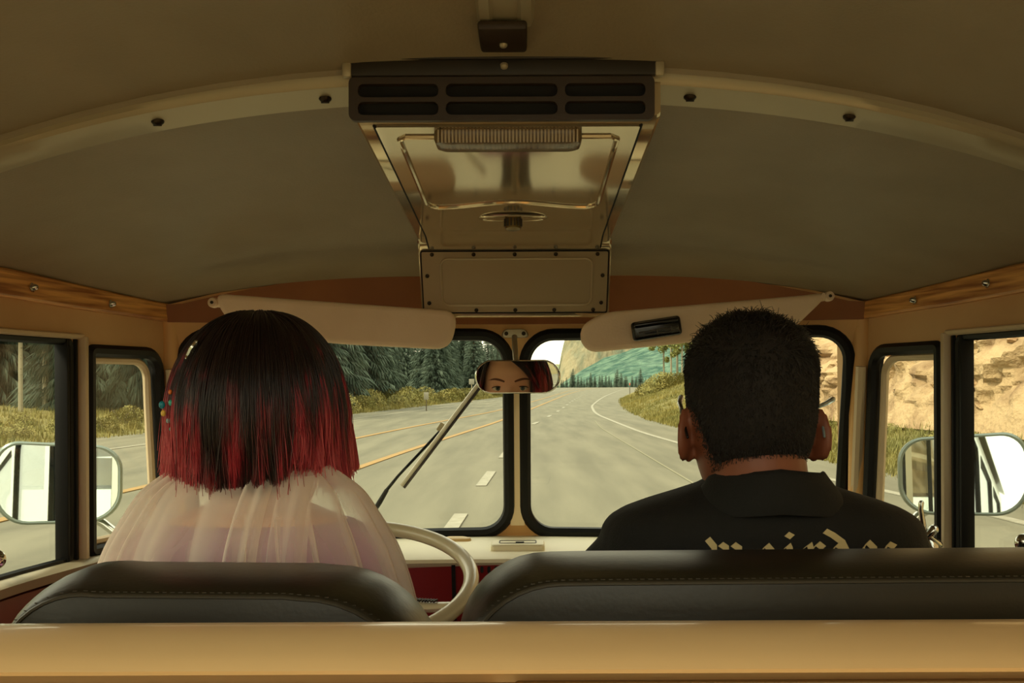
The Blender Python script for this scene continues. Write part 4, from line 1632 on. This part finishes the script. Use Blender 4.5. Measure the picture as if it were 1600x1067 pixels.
# ============================================================ people
def headmb(mb, c, yaw, k=1.0, a_mul=1.0, nose=1.0):
    """closed head with jaw, brow, eye sockets, nose and mouth; returns the local-to-world map"""
    Rz = Matrix.Rotation(-yaw, 3, 'Z')
    T = lambda p: Vector(c) + Rz @ (Vector(p) * k)
    ca = curve1([(-.118, .016), (-.108, .036), (-.09, .052), (-.06, .063), (-.03, .070), (0, .0735), (.04, .0745), (.07, .069), (.092, .055), (.106, .036), (.114, .014), (.1155, .004)])
    cf = curve1([(-.118, .072), (-.108, .080), (-.09, .083), (-.06, .084), (-.03, .086), (0, .088), (.04, .089), (.07, .078), (.092, .060), (.106, .038), (.114, .014), (.1155, .004)])
    cb = curve1([(-.118, -.03), (-.108, -.01), (-.09, .035), (-.06, .068), (-.03, .086), (0, .094), (.04, .097), (.07, .088), (.092, .068), (.106, .044), (.114, .016), (.1155, .004)])
    g = lambda x, s: math.exp(-(x / s) ** 2)
    rings = []
    for i in range(61):
        z = -.118 + .2335 * i / 60
        row = []
        for j in range(72):
            t = 2 * math.pi * j / 72
            s_, c_ = math.sin(t), math.cos(t)
            x = ca(z) * a_mul * math.copysign(abs(s_) ** .92, s_)
            y = cf(z) * c_ if c_ > 0 else cb(z) * c_
            if c_ > .2:
                y += nose * .021 * g(x, .010) * (sstep(.014, -.034, z) * sstep(-.052, -.040, z)) + nose * .006 * g(x, .016) * g(z + .038, .010)
                for e in (-1, 1):
                    y -= .0095 * g(x - e * .031, .017) * g(z - .001, .013)
                    y += .0035 * g(x - e * .028, .022) * g(z - .022, .008)
                    y += .003 * g(x - e * .045, .018) * g(z + .03, .016)
                y += .005 * g(x, .020) * (g(z + .066, .005) + g(z + .077, .005)) - .003 * g(x, .02) * g(z + .0715, .003) - .004 * g(x, .03) * g(z + .09, .008)
            row.append(T((x, y, z)))
        rings.append(row)
    mb.loft(rings)
    return T, Rz, (ca, cf, cb)


def ell(cx, cy, z, rx, ry, n=36, p=2.0):
    out_ = []
    for j in range(n):
        t = 2 * math.pi * j / n
        s_, c_ = math.sin(t), math.cos(t)
        out_.append(V3(cx + rx * math.copysign(abs(c_) ** (2 / p), c_), cy + ry * math.copysign(abs(s_) ** (2 / p), s_), z))
    return out_


def hand(mb, wrist, d, nrm, side, curl):
    """palm, four unequal fingers and a thumb; nrm points out of the palm"""
    d = Vector(d).normalized()
    nrm = Vector(nrm)
    nrm = (nrm - d * nrm.dot(d)).normalized()
    w = d.cross(nrm) * side                      # towards the thumb
    W_ = Vector(wrist)
    ringp = lambda c, a, t_: [c + w * (a * math.cos(2 * math.pi * j / 14)) + nrm * (t_ * math.sin(2 * math.pi * j / 14)) for j in range(14)]
    mb.loft([ringp(W_ - d * .02, .026, .021), ringp(W_, .027, .020), ringp(W_ + d * .03, .036, .018), ringp(W_ + d * .07, .041, .015), ringp(W_ + d * .092, .040, .012), ringp(W_ + d * .097, .034, .008)])
    for o, L, r_ in ((.030, .074, .0088), (.010, .083, .0090), (-.011, .077, .0086), (-.030, .060, .0076)):
        p = W_ + d * .078 + w * o
        pts, rd, a = [p], [r_ * 1.05], 0
        for q, f in ((.014, 0), (.46, .6), (.31, 1), (.23, .8)):
            a += curl * f
            p = p + (d * math.cos(a) + nrm * math.sin(a)) * (L * q if q > .1 else q)
            pts.append(p)
            rd.append(r_ * (1 - .1 * len(rd)))
        mb.tube(pts, rd, 10, round_ends=True)
    p0 = W_ + d * .028 + w * .026 + nrm * .004
    p1 = p0 + (d * .5 + w * .75 + nrm * .35).normalized() * .036
    p2 = p1 + (d * .8 + w * .25 + nrm * (.3 + curl * .3)).normalized() * .032
    p3 = p2 + (d * .8 - w * .1 + nrm * (.4 + curl * .4)).normalized() * .026
    mb.tube([p0 - w * .012, p0, p1, p2, p3], [.013, .013, .0115, .0098, .0085], 10, round_ends=True)


def legs(mb, cx, cy, zp, hw, grow=0.0, feet=True):
    for s in (-1, 1):
        mb.tube([V3(cx + s * hw * .8, cy - .02, zp + .07), V3(cx + s * hw, cy + .15, zp + .085), V3(cx + s * (hw + .02), cy + .40, zp + .075)], [.088 + grow, .080 + grow, .058 + grow], 16, round_ends=True)
        mb.tube([V3(cx + s * (hw + .02), cy + .40, zp + .075), V3(cx + s * (hw + .02), cy + .47, zp - .10), V3(cx + s * (hw + .02), cy + .53, zp - .325)], [.055 + grow, .052 + grow, .036 + grow], 14, round_ends=True)
        if feet:
            mb.tube([V3(cx + s * (hw + .02), cy + .50, zp - .335), V3(cx + s * (hw + .025), cy + .60, zp - .343), V3(cx + s * (hw + .03), cy + .70, zp - .350)], [.037, .034, .022], 12, round_ends=True)


SEATZ = -.715
# ------------------------------------------------------------ the driver
WX, WY, WZ = -.292, 1.165, -.040
HCw = V3(WX, WY, WZ)
yaw = math.radians(20)
woman = thing('person', V3(-.287, 1.14, SEATZ), 'person with a red bob haircut in an ivory tulle cape, driving', 'person')
b = MB()
Tw, Rw, _ = headmb(b, HCw, yaw, 1.0, .97, .9)
b.tube([V3(WX, WY - .02, -.06), V3(WX, WY - .035, -.12), V3(-.287, WY - .04, -.165), V3(-.287, WY - .035, -.20)], [.047, .045, .055, .07], 18, round_ends=True)
TWr = [(-.136, .062, .05), (-.15, .098, .062), (-.165, .124, .07), (-.19, .141, .078), (-.23, .146, .084), (-.30, .130, .086), (-.45, .108, .088), (-.56, .118, .100), (-.66, .150, .12), (-.71, .14, .11)]
b.loft([ell(-.287, 1.130, z, rx, ry, p=2.3) for z, rx, ry in TWr][::-1])
for s, hp_, el in ((-1, wq(math.radians(192), .2), V3(-.50, 1.24, -.43)), (1, wq(math.radians(280), .2), V3(-.135, 1.15, -.47))):
    sh_ = V3(-.287 + s * .106, 1.13, -.205)
    wr = hp_ + Vector((0, -.085, -.005)) if s < 0 else hp_ + Vector((.06, -.06, -.01))
    b.tube([sh_, sh_.lerp(el, .5) + Vector((s * .012, 0, .01)), el], [.046, .041, .034], 14, round_ends=True)
    b.tube([el, el.lerp(wr, .35), wr], [.035, .034, .024], 14, round_ends=True)
    hand(b, wr, hp_ + Vector((0, 0, .0)) - wr, (0, .2, -1), s, 1.0)
legs(b, -.287, 1.14, SEATZ, .085)
wbody = fuse('body', b, .0034, M_SKIN, woman, 5)
# dress
b = MB()
b.loft([ell(-.287, 1.130, z - .002, rx + .010, ry + .009, p=2.3) for z, rx, ry in TWr[1:]][::-1])
for s in (-1, 1):
    sh_ = V3(-.287 + s * .104, 1.13, -.206)
    el = V3(-.287 + s * .122, 1.15, -.31)
    b.tube([sh_, el], [.052, .046], 16, round_ends=True)
fuse('dress', b, .006, M_DRESS, woman, 5)
b = MB()
legs(b, -.287, 1.14, SEATZ, .085, .012, feet=False)
fuse('skirt', b, .01, M_DRESS, woman, 3)
# eyes, lids, brows
gaze = (Mc - Vector(Tw((0, .09, 0)))).normalized()
for e in (-1, 1):
    ec = Tw((e * .0315, .0655, 0))
    b = MB()
    b.ball(ec, .0122, 20, 14)
    eye = b.build('eye', M_EYEW, woman)
    g_ = (Mc - ec).normalized()
    u_ = g_.orthogonal().normalized()
    w_ = g_.cross(u_)
    disc = lambda r0, h: [ec + g_ * h + (u_ * math.cos(2 * math.pi * j / 20) + w_ * math.sin(2 * math.pi * j / 20)) * r0 for j in range(20)]
    b = MB()
    b.loft([disc(.0058, .0106), disc(.0056, .0112), disc(.0026, .0123)])
    b.build('iris', M_IRIS, eye)
    b = MB()
    b.loft([disc(.0027, .0119), disc(.0025, .0125), disc(.001, .01265)])
    b.build('pupil', M_PUPIL, eye)
    fwd = Rw @ Vector((0, 1, 0))
    rt = Rw @ Vector((1, 0, 0))
    up_ = Vector((0, 0, 1))

    def lid(a0, a1, rad, nm, m):
        q = MB()
        rg = []
        for i in range(9):
            t = a0 + (a1 - a0) * i / 8
            rg.append([ec + (rt * math.cos(v) + (fwd * math.cos(t) + up_ * math.sin(t)) * math.sin(v)) * rad for v in np.linspace(.25, math.pi - .25, 17)])
        q.loft(rg, caps=False, closed=False)
        o = q.build(nm, m, eye, angle=0)
        md = o.modifiers.new('t', 'SOLIDIFY')
        md.thickness, md.offset = .0014, 1
    lid(math.radians(22), math.radians(95), .0127, 'upper_lid', M_SKIN)
    lid(math.radians(-24), math.radians(-95), .0126, 'lower_lid', M_SKIN)
    lid(math.radians(17), math.radians(26), .0142, 'lash_line', M_LASH)
    b = MB()
    pts = []
    for i in range(13):
        t = i / 12
        x = e * (.014 + .040 * t)
        z = .0185 + .0075 * math.sin(min(1, t * 1.15) * math.pi * .62) - .004 * t * t
        y = .0885 * math.sqrt(max(.05, 1 - (x / .0745) ** 2)) + .0042
        pts.append(Tw((x, y - .0015, z)))
    b.tube(pts, [.0013 + .0011 * math.sin(math.pi * min(1, i / 12 + .15)) - (.0008 if i > 10 else 0) for i in range(13)], 8, flat=1.2, round_ends=True)
    b.build('eyebrow', M_BROW, woman)
b = MB()
pts = [Tw((x, .0905 - 5 * x * x, -.0715 + .0015 * math.cos(x * 90))) for x in np.linspace(-.022, .022, 11)]
b.tube(pts, [.001, .003, .0045, .0052, .0048, .0045, .0048, .0052, .0045, .003, .001], 8)
b.build('lips', mat('lips', lin(176, 78, 76), .4), woman)

# bob: a dark mass under real strands
HA = (.099, .110, .122)          # half width, depth at the back, height of the hair over the head centre
rs = np.random.RandomState(4)


def hair_path(phi, th0, zend, rad, npt=13, curl_in=.0):
    """phi 0 is the nape, + towards the passenger; th0 is the start angle from the crown"""
    P = []
    Ltop = (math.pi / 2 - th0) * .11
    Ld = max(.01, -zend)
    for i in range(npt):
        s = (Ltop + Ld) * i / (npt - 1)
        if s < Ltop:
            th = th0 + s / .11
            z = HA[2] * math.cos(th)
            r_ = math.sin(th) ** .86
        else:
            z = -(s - Ltop)
            r_ = 1 - .015 * (s - Ltop) / .06 - curl_in * ((s - Ltop) / .06) ** 2
        yy = -math.cos(phi) * (HA[1] if math.cos(phi) > 0 else .092)
        xx = math.sin(phi) * HA[0]
        P.append((xx * r_ * rad, yy * r_ * rad, z * (rad if z > 0 else 1)))
    return P


C0 = np.array(HCw[:])
paths = []
for lock in range(520):
    ph = rs.uniform(-2.15, 2.15)
    lr = rs.uniform(.94, 1.035)
    mid = math.exp(-((ph - .02) / .42) ** 2)
    ze = -.047 - .014 * rs.rand() - .014 * mid + .014 * math.exp(-((ph - .72) / .22) ** 2) - .012 * math.exp(-((ph - 1.35) / .25) ** 2)
    ci = rs.uniform(-.05, .10) + .08 * mid
    wob = rs.normal(0, .0022, 3)
    fq, fp = rs.uniform(1.5, 3.5), rs.uniform(0, 6.28)
    sw = rs.normal(0, .004)
    for k in range(26):
        p = np.array(hair_path(ph + rs.normal(0, .030), min(1.45, abs(rs.normal(.25, .35)) + .04), ze + rs.normal(0, .006) - .012 * (rs.rand() < .05), lr * (1 + rs.normal(0, .006)), curl_in=ci))
        g = np.linspace(0, 1, len(p))[:, None]
        p += rs.normal(0, .0007, 3) + g * np.sin(fq * g * 3.14 + fp) * wob
        p[:, 0] += (g[:, 0] ** 2) * (sw + rs.normal(0, .0025))
        p[:, 1] += (g[:, 0] ** 2) * rs.normal(0, .002)
        paths.append(p)
# parting on the left: hair swept across the forehead to the right, less to the left
from mathutils import Quaternion
for k in range(2600):
    v = rs.rand()
    root = np.array((-.030 + rs.normal(0, .004), .074 - .10 * v, .098 + .022 * math.sin(v * 2.6)))
    if k % 4:
        q = [root, (.002, .091 - .07 * v, .080 + .036 * v), (.036, .092 - .06 * v, .054 + .040 * v), (.062, .082 - .05 * v, .022 + .030 * v), (.083, .064 - .04 * v, -.015 + .01 * v), (.099, .046 - .03 * v, -.058)]
    else:
        q = [root, (-.050, .078 - .06 * v, .080), (-.066, .070 - .05 * v, .045), (-.076, .060 - .04 * v, .005), (-.084, .050 - .03 * v, -.03), (-.090, .042 - .03 * v, -.060)]
    q = np.array(q)
    if k % 4 == 0:
        q[:, 0] *= .97
    q = q + rs.normal(0, .0022, 3)
    t = np.linspace(0, 5, 13)
    p = np.stack([np.interp(t, range(6), q[:, i]) for i in range(3)], 1)
    p[1:-1] = (p[:-2] + 2 * p[1:-1] + p[2:]) / 4
    w3 = np.array((math.sin(yaw), math.cos(yaw)))
    rot_ = np.array(((math.cos(yaw * .9), math.sin(yaw * .9)), (-math.sin(yaw * .9), math.cos(yaw * .9))))
    p[:, :2] = p[:, :2] @ rot_.T
    paths.append(p)
# a few stray hairs
for k in range(120):
    ph = rs.uniform(-1.9, 1.9)
    p = np.array(hair_path(ph, rs.uniform(.05, .9), -.062 - .02 * rs.rand(), 1.02 + rs.rand() * .03))
    p[6:] += np.linspace(0, 1, 7)[:, None] * rs.normal(0, .008, 3)
    paths.append(p)
paths = np.array(paths) + C0
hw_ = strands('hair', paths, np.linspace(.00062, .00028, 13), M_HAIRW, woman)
b = MB()
rg = []
for th in list(np.linspace(.02, 1.5708, 16)) + [1.8, 2.0]:
    row = []
    for j in range(61):
        ph = -1.85 + 3.7 * j / 60
        if th <= 1.5708:
            p = (math.sin(ph) * HA[0] * math.sin(th) ** .86, -math.cos(ph) * (HA[1] if math.cos(ph) > 0 else .092) * math.sin(th) ** .86, HA[2] * math.cos(th))
        else:
            p = (math.sin(ph) * HA[0], -math.cos(ph) * HA[1], -.10 * (th - 1.5708))
        row.append(HCw + Vector(p) * .955)
    rg.append(row)
b.loft(rg, caps=False, closed=False)
cap = b.build('hair_mass', M_HAIRCAP, woman, angle=0)
md = cap.modifiers.new('t', 'SOLIDIFY')
md.thickness = .004
# crown in front of the ears, above the forehead
b = MB()
b.ball(HCw + Vector((0.004, -.004, .012)), (.083, .090, .1045), 28, 18)
o = b.build('hair_crown', M_HAIRCAP, woman)
for v in list(o.data.vertices):
    pass
bm = bmesh.new()
bm.from_mesh(o.data)
lim = lambda p: (p + ORG[woman.name] - HCw)
kill = [v for v in bm.verts if (Rw.transposed() @ lim(v.co)).z < .078 and (Rw.transposed() @ lim(v.co)).y > -.0]
bmesh.ops.delete(bm, geom=kill, context='VERTS')
bm.to_mesh(o.data)
bm.free()
# beads and clip
for (px, py, c, rad) in ((266, 610, (230, 120, 50), .0035), (253, 630, (30, 140, 160), .0055), (267, 627, (70, 190, 170), .0045), (255, 643, (240, 200, 90), .0045), (270, 644, (60, 150, 190), .004), (263, 655, (120, 170, 170), .004), (267, 668, (150, 180, 185), .0035)):
    MB().ball(A(px, py, 1.095), (rad * .62, rad * .62, rad * .8), 12, 8).build('hair_bead', mat('bead_%d' % px, lin(*c), .25), woman)
b = MB()
b.tube([A(294, 556, 1.10), A(300, 543, 1.095), A(307, 533, 1.095)], [.0035, .004, .003], 8, round_ends=True)
o = b.build('hair_clip', M_CHROME, woman)
o['label'] = 'small silver hair clip'

# tulle cape
vz = curve1([(0, -.082), (.12, -.098), (.27, -.118), (.42, -.144), (.62, -.185), (.82, -.25), (1, -.33)])
vx = curve1([(0, .068), (.12, .092), (.27, .117), (.42, .134), (.62, .156), (.82, .175), (1, .186)])
vy = curve1([(0, .030), (.12, .040), (.27, .060), (.42, .080), (.62, .096), (.82, .1), (1, .1)])


def drape(name, th0, th1, nth, s0, s1, ns, amp, freq, seed, lift=0.0, parent=woman, hem=None):
    """cloth gathered at the neck: S-shaped pleats that overlap where they turn"""
    rr = random.Random(seed)
    ph = [rr.uniform(0, 6.28) for _ in range(8)]
    rg = []
    for i in range(ns + 1):
        row = []
        for j in range(nth + 1):
            t = th0 + (th1 - th0) * j / nth
            s = s0 + ((hem(t) if hem else s1) - s0) * i / ns
            q = freq * (t + .16 * math.sin(2.3 * t + ph[0]) + .07 * math.sin(5.1 * t + ph[1])) + .5 * math.sin(2.2 * s + ph[2]) * math.sin(1.7 * t + ph[3])
            sz = .65 + .35 * math.sin(3.1 * t + ph[4])
            g = (.35 + .75 * s) * (1 - .25 * s * s) * sz
            k = amp * g * math.cos(q) + amp * .35 * s * math.sin(.43 * q + ph[5])
            tt = t + 1.55 * (.55 + .45 * math.sin(1.9 * t + ph[6])) / freq * math.sin(q + .5) * (.6 + .4 * (1 - s))
            rx, ry = vx(s) + k + lift, vy(s) + k * .85 + lift
            row.append(V3(-.287 + rx * math.sin(tt), 1.125 - ry * math.cos(tt), vz(s) - .15 * k))
        rg.append(row)
    q = MB()
    q.loft(rg, caps=False, closed=False)
    return q.build(name, M_TULLE, parent, angle=0)


veil = drape('tulle_cape', -2.4, 2.4, 520, 0, 1, 36, .014, 17, 5)
veil['label'] = 'sheer ivory tulle cape in soft folds'
drape('outer_fold', -1.7, 1.6, 420, .03, .97, 30, .015, 11, 8, .005, veil, hem=lambda t: .97)
for x0, x1, s1_, sd_ in ((-.276, -.250, .98, 1), (-.243, -.212, .95, 2)):
    b = MB()
    rg = []
    rr = random.Random(sd_)
    for i in range(21):
        s = .13 + (s1_ - .13) * i / 20
        row = []
        for j in range(15):
            u = j / 14
            x = x0 + (x1 - x0) * u - (.014 if sd_ == 1 else -.004) * s + (-.012 * s * (1 - u))
            t = math.asin(max(-1, min(1, (x + .287) / vx(s))))
            edge = .006 * (1 - (2 * u - 1) ** 4) + .003 * math.sin(u * 9 + sd_)
            row.append(V3(x, 1.125 - (vy(s) + .012 + edge) * math.cos(t), vz(s)))
        rg.append(row)
    b.loft(rg, caps=False, closed=False)
    b.build('tie_ribbon', M_TULLE, veil, angle=0)

# ------------------------------------------------------------ the passenger
MX, MY, MZ = .288, 1.195, -.035
HCm = V3(MX, MY, MZ)
man = thing('person', V3(.30, 1.2, SEATZ), 'person with short dark hair in a black jacket lettered across the back, riding as passenger', 'person')
b = MB()
Tm, Rm, prof_m = headmb(b, HCm, 0.0, 1.0, 1.0, 1.1)
for s in (-1, 1):
    Mr = Matrix.Rotation(s * .42, 3, 'Z') @ Matrix.Rotation(-.18, 3, 'X')
    ec = Vector(Tm((s * .0775, -.010, -.026)))
    b.ball(ec, (.0048, .0165, .030), 18, 14, Mr)
    hx_ = [ec + Mr @ Vector((s * .004, .017 * math.cos(a), .029 * math.sin(a))) for a in np.linspace(.2, 5.0, 18)]
    b.tube(hx_, .0036, 8, round_ends=True)
    b.ball(ec + Vector((-s * .003, .007, -.026)), (.0045, .008, .009), 12, 8)
b.tube([V3(MX, MY - .015, -.05), V3(MX + .004, MY - .028, -.10), V3(.296, MY - .028, -.145), V3(.30, MY - .01, -.19)], [.058, .0545, .058, .085], 22, round_ends=True)
JR = [(-.112, .062, .052), (-.120, .076, .060), (-.130, .107, .070), (-.140, .140, .082), (-.149, .165, .090), (-.159, .182, .097), (-.170, .191, .102), (-.19, .196, .106), (-.21, .197, .109), (-.27, .193, .112), (-.36, .186, .114), (-.50, .17, .116), (-.60, .165, .12), (-.69, .172, .125)]
b.loft([ell(.301, 1.197, z - .014, rx - .022, ry - .016, p=2.3) for z, rx, ry in JR][::-1])
for s in (-1, 1):
    sh_, el, wr = V3(.301 + s * .150, 1.200, -.23), V3(.301 + s * .203, 1.235, -.46), V3(.301 + s * .13, 1.43, -.555)
    b.tube([sh_, sh_.lerp(el, .5), el], [.046, .044, .038], 14, round_ends=True)
    b.tube([el, el.lerp(wr, .4), wr], [.039, .037, .027], 14, round_ends=True)
    hand(b, wr, (-s * .15, 1, -.10), (0, -.1, -1), -s, .32)
legs(b, .301, 1.2, SEATZ, .10)
fuse('body', b, .0034, M_SKINM, man, 4)
# jacket
b = MB()
b.loft([ell(.301, 1.197, z, rx, ry, p=2.3) for z, rx, ry in JR][::-1])
for s in (-1, 1):
    sh_, el, wr = V3(.301 + s * .148, 1.200, -.214), V3(.301 + s * .205, 1.235, -.46), V3(.301 + s * .135, 1.42, -.55)
    b.tube([sh_, V3(.301 + s * .180, 1.205, -.245), sh_.lerp(el, .6), el], [.054, .060, .060, .052], 18, round_ends=True)
    b.tube([el, el.lerp(wr, .5), wr], [.052, .048, .040], 16, round_ends=True)
jacket = fuse('jacket', b, .0045, M_JACKET, man, 4)
# collar
b = MB()
rg = []
for z, rx, ry in ((-.150, .098, .078), (-.136, .092, .078), (-.118, .078, .074), (-.106, .0690, .0675), (-.101, .0655, .0645), (-.103, .0625, .0615), (-.125, .0640, .063), (-.15, .07, .07)):
    rg.append([V3(.303 + rx * math.cos(t), 1.174 + ry * math.sin(t), z + .005 - .045 * max(0, math.sin(t)) - .008 * abs(math.cos(t))) for t in np.linspace(0, 2 * math.pi, 48, endpoint=False)])
b.loft(rg, caps=False)
b.build('collar', M_JACKET, jacket, angle=0)
b = MB()
for s in (-1, 1):
    pass
b = MB()
legs(b, .301, 1.2, SEATZ, .10, .014, feet=False)
b.loft([ell(.301, 1.2, z, rx, ry, p=2.3) for z, rx, ry in ((-.70, .15, .12), (-.66, .175, .135), (-.58, .172, .125))])
fuse('trousers', b, .01, M_JACKET, man, 3)

# letters across the back of the jacket
dgx = bpy.context.evaluated_depsgraph_get()
bvh = BVHTree.FromPolygons([v.co + ORG[man.name] for v in jacket.data.vertices], [tuple(p.vertices) for p in jacket.data.polygons])
GL = {
    'w': [[(-.05, 1.18), (.16, .92), (.14, .12), (.34, -.05), (.5, .15)], [(.38, 1.02), (.56, .9), (.54, .12), (.74, -.05), (.95, .15)], [(.8, 1.02), (1.0, .88), (.95, .15)]],
    'e': [[(.5, .12), (.25, -.02), (.08, .15), (.08, .75), (.34, 1.02), (.54, .78), (.12, .48)]],
    'i': [[(0, .86), (.14, 1.0), (.2, .85), (.2, .1), (.38, 0)], [(.12, 1.36), (.30, 1.26)]],
    'r': [[(-.02, .88), (.16, 1.0), (.2, .85), (.2, .1), (.34, 0)], [(.2, .78), (.44, 1.02), (.64, .86)]],
    'd': [[(-.08, 1.40), (.18, 1.26), (.5, 1.02), (.62, .75), (.58, .12), (.32, -.04), (.08, .2), (.08, .72), (.3, .95), (.52, .82)]],
    'o': [[(.08, .78), (.08, .2), (.3, -.02), (.54, .2), (.54, .78), (.3, 1.02), (.08, .78)]],
    's': [[(.52, .9), (.26, 1.03), (.08, .8), (.46, .42), (.46, .15), (.24, -.03), (.0, .12)]],
}
un = 46 * 1.085 / F
nb_ = Vector((math.cos(math.radians(38)), math.sin(math.radians(38)))) * .115
for ch, px, pyt in (('w', 1111, 853), ('e', 1184, 854), ('i', 1227, 853), ('r', 1260, 852), ('d', 1298, 851), ('o', 1350, 852), ('s', 1388, 857)):
    p0 = A(px, pyt + 2, 1.085)
    b = MB()
    for st in GL[ch]:
        for (xa, ya), (xb, yb) in zip(st, st[1:]):
            quad = [(xa - nb_.x, ya - nb_.y), (xa + nb_.x, ya + nb_.y), (xb + nb_.x, yb + nb_.y), (xb - nb_.x, yb - nb_.y)]
            fr3, bk3 = [], []
            for u, v in quad:
                x, z = p0.x + u * un, p0.z + (v - 1) * un
                hit = bvh.ray_cast(Vector((x, .7, z)), Vector((0, 1, 0)))
                y = hit[0].y if hit[0] else 1.09
                fr3.append((x, y - .0012, z))
                bk3.append((x, y + .0006, z))
            b.loft([fr3, bk3])
    b.build('letter', M_LETTER, jacket, smooth=False)

# short hair: cropped scalp plus strands
ca, cf, cb = prof_m
def hairline(t):
    """lowest hair height for azimuth t (0 = face, pi = nape)"""
    c_ = math.cos(t)
    if c_ > .35:
        return .066
    if c_ > -.25:
        return .066 - .078 * sstep(.35, 0, c_)
    return -.012 - .072 * sstep(-.25, -.75, c_)


def scalp(t, z, off):
    s_, c_ = math.sin(t), math.cos(t)
    x = ca(z) * math.copysign(abs(s_) ** .92, s_)
    y = cf(z) * c_ if c_ > 0 else cb(z) * c_
    n = Vector((s_, c_, 0)) * max(.0, 1 - max(0, z - .02) / .12) + Vector((0, 0, 1)) * sstep(.0, .11, z)
    n.normalize()
    return HCm + Vector((x, y, z)) + n * off, n


b = MB()
rg = []
for i in range(26):
    row = []
    for j in range(64):
        t = 2 * math.pi * j / 64
        z0 = hairline(t) + .012
        z = z0 + (.1150 - z0) * (i / 25) ** .8
        row.append(scalp(t, z, .0022 * min(1, i / 3))[0])
    rg.append(row)
b.loft(rg, caps=False)
b.build('scalp_hair', M_SCALP, man, angle=0)
paths, rads = [], []
while len(paths) < 13000:
    v = Vector((rs.normal(), rs.normal(), rs.normal())).normalized()
    t = math.atan2(v.x, v.y)
    z = v.z * .115
    hz = hairline(t)
    if z < hz - .022 + .040 * rs.rand() ** .7:
        continue
    p, n = scalp(t, min(z, .1145), .0015)
    topk = sstep(.035, .095, z)
    L = .0042 + .0178 * topk * rs.uniform(.6, 1.25)
    fade = sstep(hz - .02, hz + .045, z)
    L *= .22 + .78 * fade
    down = Vector((0, 0, -1)) * (1 - topk)
    fwd_ = Vector((.25, .9, .0)) * topk
    d0 = (n * (.85 - .45 * topk) + down * .9 + fwd_ * .5 + Vector(rs.normal(0, .18, 3))).normalized()
    d1 = (n * .15 + down * 1.0 + fwd_ * 1.0 + Vector(rs.normal(0, .3, 3)) + Vector((0, 0, -.35 * topk))).normalized()
    paths.append([p + d0 * L * s + (d1 - d0) * L * s * s * .5 for s in (0, .33, .66, 1)])
paths = np.array([[tuple(q) for q in p] for p in paths])
strands('hair', paths, np.array((.00042, .0004, .00034, .00018)), M_HAIRM, man)
b = MB()
b.ball(Tm((-.081, -.004, -.050)), .0028, 10, 8)
o = b.build('earring', M_GOLD, man)
o['label'] = 'tiny gold ear stud'
for e in (-1, 1):
    ec = Tm((e * .0315, .0655, 0))
    eye = MB().ball(ec, .0122, 16, 12).build('eye', M_EYEW, man)
    MB().ball(ec + Vector((0, .0052, 0)), .0075, 14, 10).build('iris', M_IRIS, eye)
    b = MB()
    b.tube([Tm((e * (.014 + .04 * t), .0875 * math.sqrt(1 - ((.014 + .04 * t) / .0745) ** 2), .020 + .006 * math.sin(t * 2.4))) for t in np.linspace(0, 1, 9)], .0035, 8, round_ends=True)
    b.build('eyebrow', M_HAIRM, man)

# glasses
gl_ = thing('sunglasses', Tm((0, .10, -.03)), 'black flared sunglasses worn by the person in the black jacket', 'sunglasses')
gx = lambda s: A(1064, 622, 1.285) if s < 0 else A(1301, 626, 1.285)
for s in (-1, 1):
    cor = gx(s)
    inn = Tm((s * .012, .1045, .004))
    b = MB()
    lens = [(s * .010, .006), (s * .03, .016), (abs(cor.x - MX) * s * .74, .020), (abs(cor.x - MX) * s * .80, .012), (s * .066, -.018), (s * .04, -.030), (s * .018, -.022)]
    lp_ = [Vector((MX + u, 1.298 - .9 * abs(u) ** 1.9, H + MZ + v)) for u, v in rounded(lens, [.006] * 7, 3)]
    b.tube(lp_, .0028, 8, closed=True)
    b.build('lens_rim', M_SHADES, gl_)
    b = MB()
    b.loft([[p + Vector((0, d, 0)) for p in lp_] for d in (-.001, .001)])
    b.build('lens', M_SHADES, gl_)
    b = MB()
    ear = Tm((s * .0805, .012, .004))
    pts = [cor, cor.lerp(ear, .5) + Vector((s * .002, 0, 0)), ear, Tm((s * .083, -.010, -.004)), Tm((s * .080, -.030, -.028))]
    b.tube(pts, [.0038, .003, .0024, .002, .0016], 8, round_ends=True)
    o = b.build('temple_arm', M_SHADES if s < 0 else M_PALE, gl_)
b = MB()
b.tube([Tm((-.011, .1035, .004)), Tm((0, .112, .008)), Tm((.011, .1035, .004))], .003, 8, round_ends=True)
b.build('bridge', M_SHADES, gl_)
